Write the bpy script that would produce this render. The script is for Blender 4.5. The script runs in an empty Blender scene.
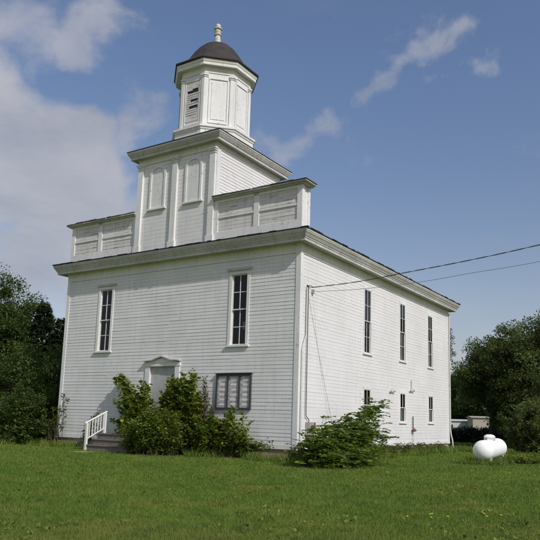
import bpy, math, random
import numpy as np
from mathutils import Vector, Matrix
R = math.radians
rng = np.random.default_rng(7)
random.seed(7)
sc = bpy.context.scene
col = sc.collection
PI = math.pi

# ------------------------------------------------------------------ objects
def tag(o, label=None, cat=None, group=None, kind=None):
    if label: o['label'] = label
    if cat: o['category'] = cat
    if group: o['group'] = group
    if kind: o['kind'] = kind
    return o

def empty(name, loc, label, cat, group=None):
    o = bpy.data.objects.new(name, None)
    o.empty_display_size = 0.3
    o.location = loc
    col.objects.link(o)
    return tag(o, label, cat, group)

def wloc(o):
    v = Vector((0, 0, 0))
    while o is not None:
        v += o.location
        o = o.parent
    return v

class MB:
    """collects shapes, links them as ONE mesh object"""
    def __init__(s): s.v = []; s.f = []
    def add(s, vs, fs):
        n = len(s.v); s.v += [tuple(map(float, q)) for q in vs]; s.f += [tuple(i + n for i in q) for q in fs]; return s
    def box(s, x0, x1, y0, y1, z0, z1):
        vs = [(x0,y0,z0),(x1,y0,z0),(x1,y1,z0),(x0,y1,z0),(x0,y0,z1),(x1,y0,z1),(x1,y1,z1),(x0,y1,z1)]
        return s.add(vs, [(0,3,2,1),(4,5,6,7),(0,1,5,4),(1,2,6,5),(2,3,7,6),(3,0,4,7)])
    def quad(s, a, b, c, d): return s.add([a, b, c, d], [(0,1,2,3)])
    def extr(s, outline, fr, d0, d1):
        """outline of (a,z) in wall frame fr(a, d, z); thickness from depth d0 to d1 (out)"""
        n = len(outline)
        vs = [fr(a, d0, z) for a, z in outline] + [fr(a, d1, z) for a, z in outline]
        fs = [tuple(range(n)), tuple(range(2*n-1, n-1, -1))]
        fs += [(i, i+n, (i+1) % n + n, (i+1) % n) for i in range(n)]
        return s.add(vs, fs)
    def wbox(s, fr, a0, a1, z0, z1, d0, d1):
        return s.extr([(a0,z0),(a1,z0),(a1,z1),(a0,z1)], fr, d0, d1)
    def ring(s, poly, prof, closed=True):
        """sweep profile [(out, z)] round a convex CCW polygon with mitred corners"""
        n = len(poly); P = [Vector(q) for q in poly]; mit = []
        for i in range(n):
            a = (P[i]-P[i-1]).normalized(); b = (P[(i+1) % n]-P[i]).normalized()
            na = Vector((a.y, -a.x)); nb = Vector((b.y, -b.x)); m = (na+nb)
            mit.append(m / (1 + na.dot(nb)))
        vs = []
        for o, z in prof:
            for i in range(n):
                q = P[i] + mit[i]*o; vs.append((q.x, q.y, z))
        k = len(prof); fs = []
        for j in range(k-1):
            for i in range(n):
                i2 = (i+1) % n
                fs.append((j*n+i, j*n+i2, (j+1)*n+i2, (j+1)*n+i))
        return s.add(vs, fs)
    def lathe(s, c, prof, seg=20):
        vs = []; fs = []
        for r, z in prof:
            for i in range(seg):
                a = 2*PI*i/seg; vs.append((c[0]+r*math.cos(a), c[1]+r*math.sin(a), c[2]+z))
        for j in range(len(prof)-1):
            for i in range(seg):
                i2 = (i+1) % seg; fs.append((j*seg+i, j*seg+i2, (j+1)*seg+i2, (j+1)*seg+i))
        fs.append(tuple(range(seg-1, -1, -1))); fs.append(tuple((len(prof)-1)*seg+i for i in range(seg)))
        return s.add(vs, fs)
    def tube(s, pts, rad, seg=7):
        pts = [Vector(q) for q in pts]; n = len(pts)
        if not hasattr(rad, '__len__'): rad = [rad]*n
        vs = []; fs = []
        up = Vector((0.13, 0.31, 1)).normalized()
        for i in range(n):
            t = (pts[min(i+1, n-1)]-pts[max(i-1, 0)]).normalized()
            if abs(t.dot(up)) > .97: a = t.cross(Vector((1, 0.2, 0))).normalized()
            else: a = t.cross(up).normalized()
            b = t.cross(a)
            for k in range(seg):
                w = 2*PI*k/seg; q = pts[i]+(a*math.cos(w)+b*math.sin(w))*rad[i]; vs.append(tuple(q))
        for i in range(n-1):
            for k in range(seg):
                k2 = (k+1) % seg; fs.append((i*seg+k, i*seg+k2, (i+1)*seg+k2, (i+1)*seg+k))
        fs.append(tuple(range(seg-1, -1, -1))); fs.append(tuple((n-1)*seg+k for k in range(seg)))
        return s.add(vs, fs)
    def build(s, name, mat, parent=None, smooth=False, loc=None):
        me = bpy.data.meshes.new(name)
        off = wloc(parent) if parent is not None else Vector(loc or (0, 0, 0))
        me.from_pydata([(x-off.x, y-off.y, z-off.z) for x, y, z in s.v], [], s.f)
        me.validate(); me.update()
        if smooth: me.polygons.foreach_set('use_smooth', [True]*len(me.polygons))
        me.materials.append(mat)
        o = bpy.data.objects.new(name, me); col.objects.link(o)
        if parent is not None: o.parent = parent
        elif loc: o.location = loc
        return o

def np_mesh(name, V, nv, mat, parent=None, mats=None):
    """V: (N, nv, 3) polygons as one mesh"""
    N = V.shape[0]
    off = np.array(wloc(parent)) if parent is not None else np.zeros(3)
    me = bpy.data.meshes.new(name)
    me.vertices.add(N*nv); me.vertices.foreach_set('co', (V.reshape(-1, 3)-off).astype(np.float32).ravel())
    me.loops.add(N*nv); me.loops.foreach_set('vertex_index', np.arange(N*nv, dtype=np.int32))
    me.polygons.add(N); me.polygons.foreach_set('loop_start', np.arange(0, N*nv, nv, dtype=np.int32))
    me.update(calc_edges=True); me.materials.append(mat)
    o = bpy.data.objects.new(name, me); col.objects.link(o)
    if parent is not None: o.parent = parent
    return o

# ------------------------------------------------------------------ materials
class NT:
    def __init__(s, name):
        m = bpy.data.materials.new(name); m.use_nodes = True; s.m = m; s.t = m.node_tree
        s.b = s.t.nodes['Principled BSDF']; s.out = s.t.nodes['Material Output']
    def n(s, kind, **kw):
        o = s.t.nodes.new(kind)
        for k, v in kw.items():
            if k.startswith('i_'):
                key = k[2:]; o.inputs[int(key) if key.isdigit() else key].default_value = v
            else: setattr(o, k, v)
        return o
    def l(s, a, b): s.t.links.new(a, b)
    def coords(s, scale=(1, 1, 1), src='Object'):
        c = s.n('ShaderNodeTexCoord'); m = s.n('ShaderNodeMapping'); m.inputs['Scale'].default_value = scale
        s.l(c.outputs[src], m.inputs['Vector']); return m.outputs[0]
    def world(s, scale=(1, 1, 1)):
        c = s.n('ShaderNodeNewGeometry'); m = s.n('ShaderNodeMapping'); m.inputs['Scale'].default_value = scale
        s.l(c.outputs['Position'], m.inputs['Vector']); return m.outputs[0]
    def noise(s, vec, scale, detail=4, rough=.55, dist=0):
        o = s.n('ShaderNodeTexNoise'); o.inputs['Scale'].default_value = scale; o.inputs['Detail'].default_value = detail
        o.inputs['Roughness'].default_value = rough; o.inputs['Distortion'].default_value = dist
        s.l(vec, o.inputs['Vector']); return o.outputs['Fac']
    def ramp(s, fac, stops):
        o = s.n('ShaderNodeValToRGB'); e = o.color_ramp.elements
        while len(e) < len(stops): e.new(.5)
        for q, (p, c) in zip(e, stops):
            q.position = p; q.color = (*c, 1) if hasattr(c, '__len__') else (c, c, c, 1)
        s.l(fac, o.inputs[0]); return o.outputs[0]
    def mix(s, fac, a, b, mode='MIX'):
        o = s.n('ShaderNodeMix', data_type='RGBA', blend_type=mode)
        for k, v in ((0, fac), (6, a), (7, b)):
            if hasattr(v, 'links'): s.l(v, o.inputs[k])
            else: o.inputs[k].default_value = v if k == 0 else (*v, 1)
        return o.outputs[2]
    def math(s, op, a, b=None, clamp=False):
        o = s.n('ShaderNodeMath', operation=op); o.use_clamp = clamp
        for k, v in ((0, a), (1, b)):
            if v is None: continue
            if hasattr(v, 'links'): s.l(v, o.inputs[k])
            else: o.inputs[k].default_value = v
        return o.outputs[0]
    def bump(s, h, strength=.3, dist=.01):
        o = s.n('ShaderNodeBump'); o.inputs['Strength'].default_value = strength; o.inputs['Distance'].default_value = dist
        s.l(h, o.inputs['Height']); s.l(o.outputs[0], s.b.inputs['Normal'])

def paint(name, base, worn, peel=.5, grime=.5, wood=(.22, .2, .175), stretch=(1, 1, 1)):
    t = NT(name); w = t.world(); ws = t.world(stretch)
    big = t.noise(w, .55, 5, .6); streak = t.noise(t.world((3.5, 3.5, .35)), 1.6, 5, .65)
    fine = t.noise(ws, 9, 6, .7)
    c = t.mix(t.ramp(big, [(.3, 0), (.72, 1)]), base, worn)
    c = t.mix(t.math('MULTIPLY', t.ramp(streak, [(.48, 0), (.75, 1)]), grime), c, tuple(q*.72 for q in worn))
    pz = t.math('MULTIPLY', t.ramp(fine, [(.60-.06*peel, 0), (.66-.04*peel, 1)]), t.ramp(t.noise(w, .9, 3), [(.42, 0), (.62, 1)]))
    c = t.mix(t.math('MULTIPLY', pz, peel), c, wood)
    t.l(c, t.b.inputs['Base Color']); t.b.inputs['Roughness'].default_value = .62
    t.b.inputs['Specular IOR Level'].default_value = .3
    t.bump(t.noise(t.world((1, 1, 1)), 30, 4), .18, .004)
    return t.m

def cracked(name):
    m = paint(name, (.72, .70, .68), (.55, .53, .51), .9, .6, stretch=(.35, .35, 3.5)); t = m.node_tree; b = t.nodes['Principled BSDF']
    src = b.inputs['Base Color'].links[0].from_socket
    g = t.nodes.new('ShaderNodeNewGeometry'); mp = t.nodes.new('ShaderNodeMapping'); mp.inputs['Scale'].default_value = (.8, .8, 16); mp.inputs['Location'].default_value = (2.2, 0, .7); t.links.new(g.outputs['Position'], mp.inputs[0])
    n = t.nodes.new('ShaderNodeTexNoise'); n.inputs['Scale'].default_value = 1.3; n.inputs['Detail'].default_value = 4; t.links.new(mp.outputs[0], n.inputs[0])
    r = t.nodes.new('ShaderNodeValToRGB'); r.color_ramp.elements[0].position = .64; r.color_ramp.elements[0].color = (0, 0, 0, 1); r.color_ramp.elements[1].position = .67; t.links.new(n.outputs[0], r.inputs[0])
    x = t.nodes.new('ShaderNodeMix'); x.data_type = 'RGBA'; t.links.new(r.outputs[0], x.inputs[0]); t.links.new(src, x.inputs[6]); x.inputs[7].default_value = (.06, .055, .05, 1)
    t.links.new(x.outputs[2], b.inputs['Base Color']); return m

def plain(name, c, rough=.6, metal=0, var=.15, scale=6, spec=.4):
    t = NT(name); f = t.noise(t.coords(), scale, 5, .6)
    k = t.mix(f, tuple(q*(1-var) for q in c), tuple(min(1, q*(1+var)) for q in c))
    t.l(k, t.b.inputs['Base Color']); t.b.inputs['Roughness'].default_value = rough; t.b.inputs['Metallic'].default_value = metal
    t.b.inputs['Specular IOR Level'].default_value = spec
    t.bump(t.noise(t.coords(), scale*5, 3), .15, .004)
    return t.m

M = {}
M['siding_front'] = paint('siding_paint', (.75, .75, .74), (.63, .63, .62), .55, .35, stretch=(.5, .5, 3))
M['siding'] = M['siding_front']
M['siding_sun'] = paint('siding_paint_side', (.745, .735, .735), (.66, .645, .64), .7, .22, wood=(.4, .3, .26), stretch=(.5, .5, 3))
M['trim'] = paint('trim_paint', (.78, .78, .77), (.66, .655, .64), .6, .4)
M['worn'] = cracked('worn_panel_paint')
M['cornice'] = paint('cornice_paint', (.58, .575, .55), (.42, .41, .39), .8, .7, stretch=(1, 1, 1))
M['roof'] = plain('asphalt_shingle', (.05, .047, .045), .9, 0, .5, 9)
M['dome'] = plain('dome_shingle', (.040, .034, .032), .85, 0, .7, 4)
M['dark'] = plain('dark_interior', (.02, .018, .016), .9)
M['shade'] = plain('faded_shade', (.38, .39, .40), .9, 0, .25, 3)
M['curtain'] = plain('brown_curtain', (.26, .15, .12), .9, 0, .3, 8)
M['door'] = paint('grey_door_paint', (.50, .51, .49), (.38, .385, .37), .8, .8, stretch=(3, 3, .5))
M['wood'] = plain('weathered_deck', (.17, .15, .13), .85, 0, .45, 9)
M['black'] = plain('black_metal', (.02, .02, .022), .55)
M['frame_dark'] = plain('dark_board_frame', (.055, .055, .06), .6)
M['meter'] = plain('grey_meter_metal', (.38, .37, .35), .55, .2, .2)
M['pipe_white'] = plain('white_pipe', (.56, .56, .54), .5)
M['rust'] = plain('rusty_box', (.15, .075, .055), .7, 0, .4)
M['cable'] = plain('cable', (.07, .07, .075), .7)
def tankmat():
    t = NT('tank_enamel'); w = t.world((1, 1, .35)); c = t.mix(t.ramp(t.noise(w, 3.5, 6, .7), [(.5, 0), (.8, .4)]), (.88, .88, .88), (.62, .60, .55))
    c = t.mix(t.ramp(t.noise(t.world(), 14, 6, .75), [(.69, 0), (.75, .6)]), c, (.42, .28, .2))
    t.l(c, t.b.inputs['Base Color']); t.b.inputs['Roughness'].default_value = .5; t.b.inputs['Specular IOR Level'].default_value = .3; return t.m
M['tank'] = tankmat()
M['tan'] = plain('tan_siding', (.36, .32, .27), .8, 0, .12)
M['offwhite'] = plain('trailer_white', (.5, .5, .5), .7, 0, .1)
M['yellow'] = plain('yellow_petals', (.75, .55, .03), .7, 0, .1)
M['bark'] = plain('bark', (.075, .06, .048), .9, 0, .4, 14)

def glass():
    t = NT('window_glass'); m = t.m
    tr = t.n('ShaderNodeBsdfTransparent'); tr.inputs[0].default_value = (.8, .83, .83, 1)
    gl = t.n('ShaderNodeBsdfGlossy'); gl.inputs['Roughness'].default_value = .04
    w = t.noise(t.world(), 2.2, 2); bp = t.n('ShaderNodeBump'); bp.inputs['Strength'].default_value = .12; bp.inputs['Distance'].default_value = .02
    t.l(w, bp.inputs['Height']); t.l(bp.outputs[0], gl.inputs['Normal'])
    fr = t.n('ShaderNodeFresnel'); fr.inputs[0].default_value = 1.5
    mx = t.n('ShaderNodeMixShader'); t.l(fr.outputs[0], mx.inputs[0]); t.l(tr.outputs[0], mx.inputs[1]); t.l(gl.outputs[0], mx.inputs[2])
    t.l(mx.outputs[0], t.out.inputs[0]); return m
M['glass'] = glass()

def brick():
    t = NT('foundation_brick'); b = t.n('ShaderNodeTexBrick')
    c = t.n('ShaderNodeNewGeometry'); sp = t.n('ShaderNodeSeparateXYZ'); t.l(c.outputs['Position'], sp.inputs[0])
    cb = t.n('ShaderNodeCombineXYZ'); t.l(t.math('ADD', sp.outputs[0], sp.outputs[1]), cb.inputs[0]); t.l(sp.outputs[2], cb.inputs[1])
    t.l(cb.outputs[0], b.inputs['Vector'])
    b.inputs['Color1'].default_value = (.33, .15, .09, 1); b.inputs['Color2'].default_value = (.27, .17, .12, 1); b.inputs['Mortar'].default_value = (.4, .36, .31, 1)
    b.inputs['Scale'].default_value = 1; b.inputs['Brick Width'].default_value = .22; b.inputs['Row Height'].default_value = .075; b.inputs['Mortar Size'].default_value = .008
    k = t.mix(t.ramp(t.noise(t.world(), 2, 5), [(.45, 0), (.7, 1)]), b.outputs[0], (.42, .36, .3))
    t.l(k, t.b.inputs['Base Color']); t.b.inputs['Roughness'].default_value = .9
    return t.m
M['brick'] = brick()

def notice():
    t = NT('notice_paper')
    a = t.noise(t.world((2.0, 1, 9)), 2.2, 3, .6); b = t.noise(t.world(), 3.2, 3)
    c = t.ramp(a, [(.34, (.16, .155, .16)), (.48, (.42, .41, .41)), (.66, (.62, .61, .60))])
    c = t.mix(t.ramp(b, [(.52, 0), (.68, .8)]), c, (.42, .34, .33))
    t.l(c, t.b.inputs['Base Color']); t.b.inputs['Roughness'].default_value = .35
    return t.m
M['notice'] = notice()

def leafmat(name, lo, hi, tip, trans=.35, rough=.5, patch=.6):
    t = NT(name); g = t.n('ShaderNodeNewGeometry')
    r = g.outputs['Random Per Island']
    c = t.mix(t.ramp(t.noise(t.world(), patch, 3), [(.35, 0), (.68, 1)]), lo, hi)
    c = t.mix(t.ramp(r, [(.62, 0), (1, .9)]), c, tip)
    c = t.mix(t.math('MULTIPLY', t.ramp(r, [(0, 1), (.4, 0)]), .5), c, tuple(q*.5 for q in lo))
    t.l(c, t.b.inputs['Base Color']); t.b.inputs['Roughness'].default_value = rough; t.b.inputs['Specular IOR Level'].default_value = .3
    tl = t.n('ShaderNodeBsdfTranslucent'); t.l(t.mix(1.0, c, (1.0, 1.15, .45), 'MULTIPLY'), tl.inputs[0])
    mx = t.n('ShaderNodeMixShader'); mx.inputs[0].default_value = trans
    t.l(t.b.outputs[0], mx.inputs[1]); t.l(tl.outputs[0], mx.inputs[2]); t.l(mx.outputs[0], t.out.inputs[0])
    return t.m
M['leaf_dark'] = leafmat('dark_tree_leaf', (.042, .070, .018), (.082, .12, .028), (.13, .17, .04), .38)
M['leaf_mid'] = leafmat('mid_tree_leaf', (.045, .078, .018), (.088, .128, .028), (.14, .18, .04), .34)
M['leaf_willow'] = leafmat('olive_tree_leaf', (.078, .106, .040), (.14, .17, .06), (.20, .225, .08), .42)
M['leaf_needle'] = leafmat('conifer_needle', (.022, .038, .016), (.045, .068, .026), (.07, .095, .034), .2)
M['leaf_shrub'] = leafmat('shrub_leaf', (.08, .135, .018), (.19, .245, .035), (.34, .36, .05), .45)
M['leaf_vine'] = leafmat('vine_leaf', (.07, .125, .02), (.19, .235, .036), (.38, .37, .06), .45, patch=1.2)
M['leaf_sumac'] = leafmat('sumac_leaf', (.065, .115, .018), (.13, .195, .028), (.21, .26, .04), .42)
M['leaf_red'] = leafmat('reddish_leaf', (.07, .075, .025), (.12, .10, .04), (.2, .13, .06), .3)
M['leaf_weed'] = leafmat('weed_leaf', (.045, .075, .015), (.085, .12, .02), (.18, .19, .04), .3)
M['leaf_hedge'] = leafmat('hedge_leaf', (.014, .026, .009), (.026, .042, .013), (.04, .06, .016), .15)

def grass_color(t):
    w = t.world()
    c = t.mix(t.ramp(t.noise(w, .22, 4, .6), [(.32, 0), (.7, 1)]), (.088, .168, .020), (.155, .235, .032))
    c = t.mix(t.math('MULTIPLY', t.ramp(t.noise(w, .75, 5, .65), [(.48, 0), (.70, 1)]), .7), c, (.235, .235, .052))
    c = t.mix(t.math('MULTIPLY', t.ramp(t.noise(w, 2.3, 4, .6), [(.5, 0), (.64, 1)]), .7), c, (.058, .115, .014))
    # drier ground toward the roadside
    sp = t.n('ShaderNodeSeparateXYZ'); t.l(w, sp.inputs[0])
    d = t.math('ADD', t.math('MULTIPLY', sp.outputs[0], .50), t.math('MULTIPLY', sp.outputs[1], -.86))
    d = t.math('ADD', d, t.math('MULTIPLY', t.noise(w, .9, 5, .7), 4.5))
    mr = t.n('ShaderNodeMapRange'); t.l(d, mr.inputs[0]); mr.inputs[1].default_value = 15.5; mr.inputs[2].default_value = 22.5
    return t.mix(t.math('MULTIPLY', mr.outputs[0], .75), c, (.215, .185, .062))
def ground_mat():
    t = NT('lawn'); c = grass_color(t)
    c = t.mix(1.0, c, (.8, .78, .7), 'MULTIPLY')
    g = t.n('ShaderNodeNewGeometry'); vd = t.n('ShaderNodeVectorMath', operation='DISTANCE'); t.l(g.outputs['Position'], vd.inputs[0]); vd.inputs[1].default_value = (-7.7, -2.75, 0)
    dd = t.math('ADD', vd.outputs['Value'], t.math('MULTIPLY', t.noise(t.world(), 3, 4), .7))
    mr = t.n('ShaderNodeMapRange'); t.l(dd, mr.inputs[0]); mr.inputs[1].default_value = .95; mr.inputs[2].default_value = .7
    c = t.mix(mr.outputs[0], c, (.30, .24, .15))
    t.l(c, t.b.inputs['Base Color']); t.b.inputs['Roughness'].default_value = .95; t.b.inputs['Specular IOR Level'].default_value = .1
    t.bump(t.noise(t.world(), 7, 5, .7), .6, .05); return t.m
def blade_mat():
    t = NT('grass_blade'); c = grass_color(t); g = t.n('ShaderNodeNewGeometry')
    c = t.mix(t.ramp(g.outputs['Random Per Island'], [(.55, 0), (1, .55)]), c, (.24, .26, .065))
    c = t.mix(t.ramp(g.outputs['Random Per Island'], [(0, .5), (.3, 0)]), c, (.03, .055, .008))
    t.l(c, t.b.inputs['Base Color']); t.b.inputs['Roughness'].default_value = .6; t.b.inputs['Specular IOR Level'].default_value = .25
    tl = t.n('ShaderNodeBsdfTranslucent'); t.l(c, tl.inputs[0]); mx = t.n('ShaderNodeMixShader'); mx.inputs[0].default_value = .3
    t.l(t.b.outputs[0], mx.inputs[1]); t.l(tl.outputs[0], mx.inputs[2]); t.l(mx.outputs[0], t.out.inputs[0]); return t.m
M['lawn'] = ground_mat(); M['blade'] = blade_mat()

# ------------------------------------------------------------------ wall frames: (along, out, up) -> xyz
frF = lambda a, d, z: (a, -d, z)                 # front wall, y = 0, looking to -y
frR = lambda a, d, z: (d, a, z)                  # right wall, x = 0, looking to +x
W, D = 12.6, 16.34
frL = lambda a, d, z: (-W-d, a, z)
frB = lambda a, d, z: (a, D+d, z)

def clapboards(mb, fr, a0, a1, z0, z1, holes=(), exp=.135, butt=.017, jit=.0035, wav=True):
    n = max(1, round((z1-z0)/exp)); h = (z1-z0)/n
    for k in range(n):
        lo, hi = z0+k*h, z0+(k+1)*h
        cuts = [(a0, a1)]
        for (ha0, ha1, hz0, hz1) in holes:
            if hi > hz0+.01 and lo < hz1-.01:
                nc = []
                for (p, q) in cuts:
                    if ha1 <= p or ha0 >= q: nc.append((p, q)); continue
                    if ha0 > p: nc.append((p, ha0))
                    if ha1 < q: nc.append((ha1, q))
                cuts = nc
        for (p, q) in cuts:
            # boards have butt joints at random lengths and do not line up perfectly
            xs = [p]
            while q-xs[-1] > 5.2: xs.append(xs[-1]+random.uniform(2.2, 4.6))
            xs.append(q)
            for s_, e_ in zip(xs[:-1], xs[1:]):
                b0 = butt+random.uniform(-jit, jit)*1.2; b1 = butt+random.uniform(-jit, jit)*1.2
                d0 = random.uniform(-jit, jit) if wav else 0; d1 = random.uniform(-jit, jit) if wav else 0
                e2 = e_-(.003 if e_ < q else 0)
                vs = [fr(s_, 0, lo+d0), fr(e2, 0, lo+d1), fr(s_, b0, lo+d0), fr(e2, b1, lo+d1), fr(s_, .003, hi+.004), fr(e2, .003, hi+.004)]
                mb.add(vs, [(0, 1, 3, 2), (2, 3, 5, 4), (0, 2, 4), (1, 5, 3)])

def backing(mb, fr, a0, a1, z0, z1, holes):
    """the sheathing behind the boards with real openings"""
    xs = sorted({a0, a1, *[h[0] for h in holes], *[h[1] for h in holes]}); zs = sorted({z0, z1, *[h[2] for h in holes], *[h[3] for h in holes]})
    for i in range(len(xs)-1):
        for j in range(len(zs)-1):
            cx, cz = (xs[i]+xs[i+1])/2, (zs[j]+zs[j+1])/2
            if any(h[0] < cx < h[1] and h[2] < cz < h[3] for h in holes): continue
            mb.quad(fr(xs[i], -.004, zs[j]), fr(xs[i+1], -.004, zs[j]), fr(xs[i+1], -.004, zs[j+1]), fr(xs[i], -.004, zs[j+1]))

# ------------------------------------------------------------------ THE BUILDING
church = empty('white_hall', (-W/2, D/2, 0), 'two-storey white clapboard hall with stepped tower and dark domed cupola', 'building')
ZB, ZT = .38, 7.42
CF = -6.3
front_w = [(-10.0, .36, 4.15, 6.88), (-2.70, .36, 4.15, 6.88)]
side_up = [(5.67, .33, 4.31, 7.06), (9.60, .33, 4.33, 7.06), (13.40, .33, 4.33, 7.03)]
side_lo = [(5.67, .32, 1.45, 2.76), (9.60, .32, 1.45, 2.77), (13.40, .32, 1.47, 2.80)]
door = (-7.12, -5.74, .88, 3.41)
hole = lambda w: (w[0]-w[1], w[0]+w[1], w[2], w[3])
wall = MB()
hf = [hole(w) for w in front_w]+[door]
clapboards(wall, frF, -W+.17, -.17, ZB+.14, ZT, hf, butt=.012, jit=.0028); backing(wall, frF, -W, 0, ZB, 7.8, hf)
wl = MB(); clapboards(wl, frL, .17, D-.17, ZB+.14, ZT, []); backing(wl, frL, 0, D, ZB, 7.8, [])
wb = MB(); clapboards(wb, frB, -W+.17, -.17, ZB+.14, ZT, []); backing(wb, frB, -W, 0, ZB, 7.8, [])
hs = [hole(w) for w in side_up+side_lo]
wr = MB(); clapboards(wr, frR, .17, D-.17, ZB+.14, ZT, hs, butt=.0095, jit=.0028); backing(wr, frR, 0, D, ZB, 7.8, hs)
wall.build('wall', M['siding_front'], church); wl.build('wall', M['siding'], church); wb.build('wall', M['siding'], church)
wr.build('wall', M['siding_sun'], church)
# corner boards: two plain boards meeting at every corner
for cx, sx, cy, sy in ((0, 1, 0, -1), (-W, -1, 0, -1), (0, 1, D, 1), (-W, -1, D, 1)):
    m = MB(); t = .03
    xa, xb = sorted((cx-sx*.17, cx+sx*t)); ya, yb = sorted((cy, cy+sy*t)); m.box(xa, xb, ya, yb, ZB-.04, 7.45)
    xa, xb = sorted((cx, cx+sx*t)); ya, yb = sorted((cy-sy*.17, cy)); m.box(xa, xb, ya, yb, ZB-.04, 7.45)
    m.build('corner_board', M['trim'], church)
for fr, a0, a1 in ((frF, -W+.17, -.17), (frR, .17, D-.17), (frL, .17, D-.17), (frB, -W+.17, -.17)):
    m = MB(); m.wbox(fr, a0, a1, ZB-.02, ZB+.14, 0, .026); m.build('base_board', M['trim'], church)
rect = [(-W, 0), (0, 0), (0, D), (-W, D)]
m = MB(); m.ring(rect, [(0, 7.43), (.034, 7.43), (.034, 7.70), (.055, 7.72), (.055, 7.80)]); m.build('frieze', M['trim'], church)
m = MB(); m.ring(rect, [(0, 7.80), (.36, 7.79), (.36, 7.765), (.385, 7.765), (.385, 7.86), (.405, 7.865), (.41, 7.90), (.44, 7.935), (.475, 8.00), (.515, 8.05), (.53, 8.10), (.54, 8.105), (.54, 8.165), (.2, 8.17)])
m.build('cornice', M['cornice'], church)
# roof: low hip with ragged shingle edge
m = MB(); o = .565
m.ring(rect, [(.15, 8.172), (o, 8.172), (o+.004, 8.205)])
zr = 9.62
A = [(-W-o, -o, 8.205), (o, -o, 8.205), (o, D+o, 8.205), (-W-o, D+o, 8.205)]; r0 = (CF, 6.2, zr); r1 = (CF, D-6.2, zr)
m.add(A+[r0, r1], [(0, 1, 4), (1, 2, 5, 4), (2, 3, 5), (3, 0, 4, 5)])
# lifted, broken shingle tabs along the eaves
y = -o
while y < D+o:
    w_ = random.uniform(.15, .5)
    if random.random() < .5: h_ = random.uniform(.006, .02); m.box(o-.12, o+random.uniform(.01, .03), y, y+w_*.9, 8.2, 8.207+h_)
    y += w_
x = -W-o
while x < o:
    w_ = random.uniform(.15, .5)
    if random.random() < .5: h_ = random.uniform(.006, .02); m.box(x, x+w_*.9, -o-random.uniform(.01, .03), -o+.12, 8.2, 8.207+h_)
    x += w_
m.build('roof', M['roof'], church)
# foundation
m = MB(); m.ring(rect, [(-.03, -.15), (-.03, .36), (-.6, .36)]); m.build('foundation', M['brick'], church)

def window(fr, c, hw, z0, z1, parent=church, sb=.04, mun=.013, rec=0, cas=.125, rows=4, cap=.2, sill_d=.09, shade=None, cols=2, cp_mat='trim'):
    f = MB()                                                   # casing
    f.wbox(fr, c-hw-cas, c-hw, z0-.02, z1, -.02, .036); f.wbox(fr, c+hw, c+hw+cas, z0-.02, z1, -.02, .036)
    f.wbox(fr, c-hw-cas, c+hw+cas, z1, z1+.14, -.02, .038)
    for s in (-1, 1):                                          # jamb reveals
        e = c+s*hw; f.wbox(fr, min(e, e+s*.02), max(e, e+s*.02), z0, z1, -.16, -.021)
    fo = f.build('window', M['trim'], parent)
    s_ = MB(); s_.wbox(fr, c-hw-cas-.05, c+hw+cas+.05, z0-.085, z0-.021, -.16, sill_d); s_.build('sill', M['trim'], fo)
    if cap:
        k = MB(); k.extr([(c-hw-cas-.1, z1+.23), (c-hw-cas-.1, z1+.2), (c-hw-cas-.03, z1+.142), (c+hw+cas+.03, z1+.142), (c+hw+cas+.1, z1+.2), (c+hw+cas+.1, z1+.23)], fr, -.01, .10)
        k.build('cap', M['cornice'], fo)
    q = MB(); zm = (z0+z1)/2; b = sb; mu = mun
    for (za, zb, d) in ((z0, zm+.02, -.105+rec), (zm-.02, z1, -.065+rec)):    # two sashes, upper one in front
        e = d+.035
        q.wbox(fr, c-hw, c-hw+b, za, zb, d, e); q.wbox(fr, c+hw-b, c+hw, za, zb, d, e)
        q.wbox(fr, c-hw+b, c+hw-b, za, za+b, d, e); q.wbox(fr, c-hw+b, c+hw-b, zb-b, zb, d, e)
        if cols == 2: q.wbox(fr, c-mu, c+mu, za+b, zb-b, d+.005, e-.003)
        n = rows//2
        for i in range(1, n): zz = za+(zb-za)*i/n; q.wbox(fr, c-hw+b, c+hw-b, zz-mu, zz+mu, d+.006, e-.004)
    q.build('sash', M['trim'], fo)
    p = MB()
    for (za, zb, d) in ((z0+.02, zm, -.09+rec), (zm, z1-.02, -.05+rec)):
        p.quad(fr(c-hw+.02, d, za), fr(c+hw-.02, d, za), fr(c+hw-.02, d, zb), fr(c-hw+.02, d, zb))
    p.build('pane', M['glass'], fo)
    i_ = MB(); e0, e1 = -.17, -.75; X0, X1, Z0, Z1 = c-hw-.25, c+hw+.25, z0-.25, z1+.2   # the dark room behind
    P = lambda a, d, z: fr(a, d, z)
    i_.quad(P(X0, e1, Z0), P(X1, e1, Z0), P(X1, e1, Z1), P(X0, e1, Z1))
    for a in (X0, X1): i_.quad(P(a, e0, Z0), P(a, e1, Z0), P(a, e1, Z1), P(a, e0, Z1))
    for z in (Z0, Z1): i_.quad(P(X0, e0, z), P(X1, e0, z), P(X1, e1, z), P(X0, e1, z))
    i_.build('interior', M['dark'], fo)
    if shade:
        za, zb, mat, w0, w1 = shade
        s2 = MB(); n = 7
        for k in range(n):
            a = c+w0+(w1-w0)*k/n; b2 = c+w0+(w1-w0)*(k+1)/n; dz = .02*math.sin(k*2.1)
            s2.quad(P(a, -.19-.012*(k % 2), za+dz), P(b2, -.19-.012*((k+1) % 2), za-dz), P(b2, -.19-.012*((k+1) % 2), zb), P(a, -.19-.012*(k % 2), zb))
        s2.build('shade', M[mat], fo)
    return fo
window(frF, *front_w[0])
window(frF, *front_w[1], shade=(4.75, 5.05, 'shade', .06, .34))
for i, w in enumerate(side_up): window(frR, *w, sb=.03, mun=.008, rec=.052, cas=.075, cap=0, sill_d=.07, shade=(5.72+.05*i, 7.05, 'shade', -.33, .33))
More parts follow.
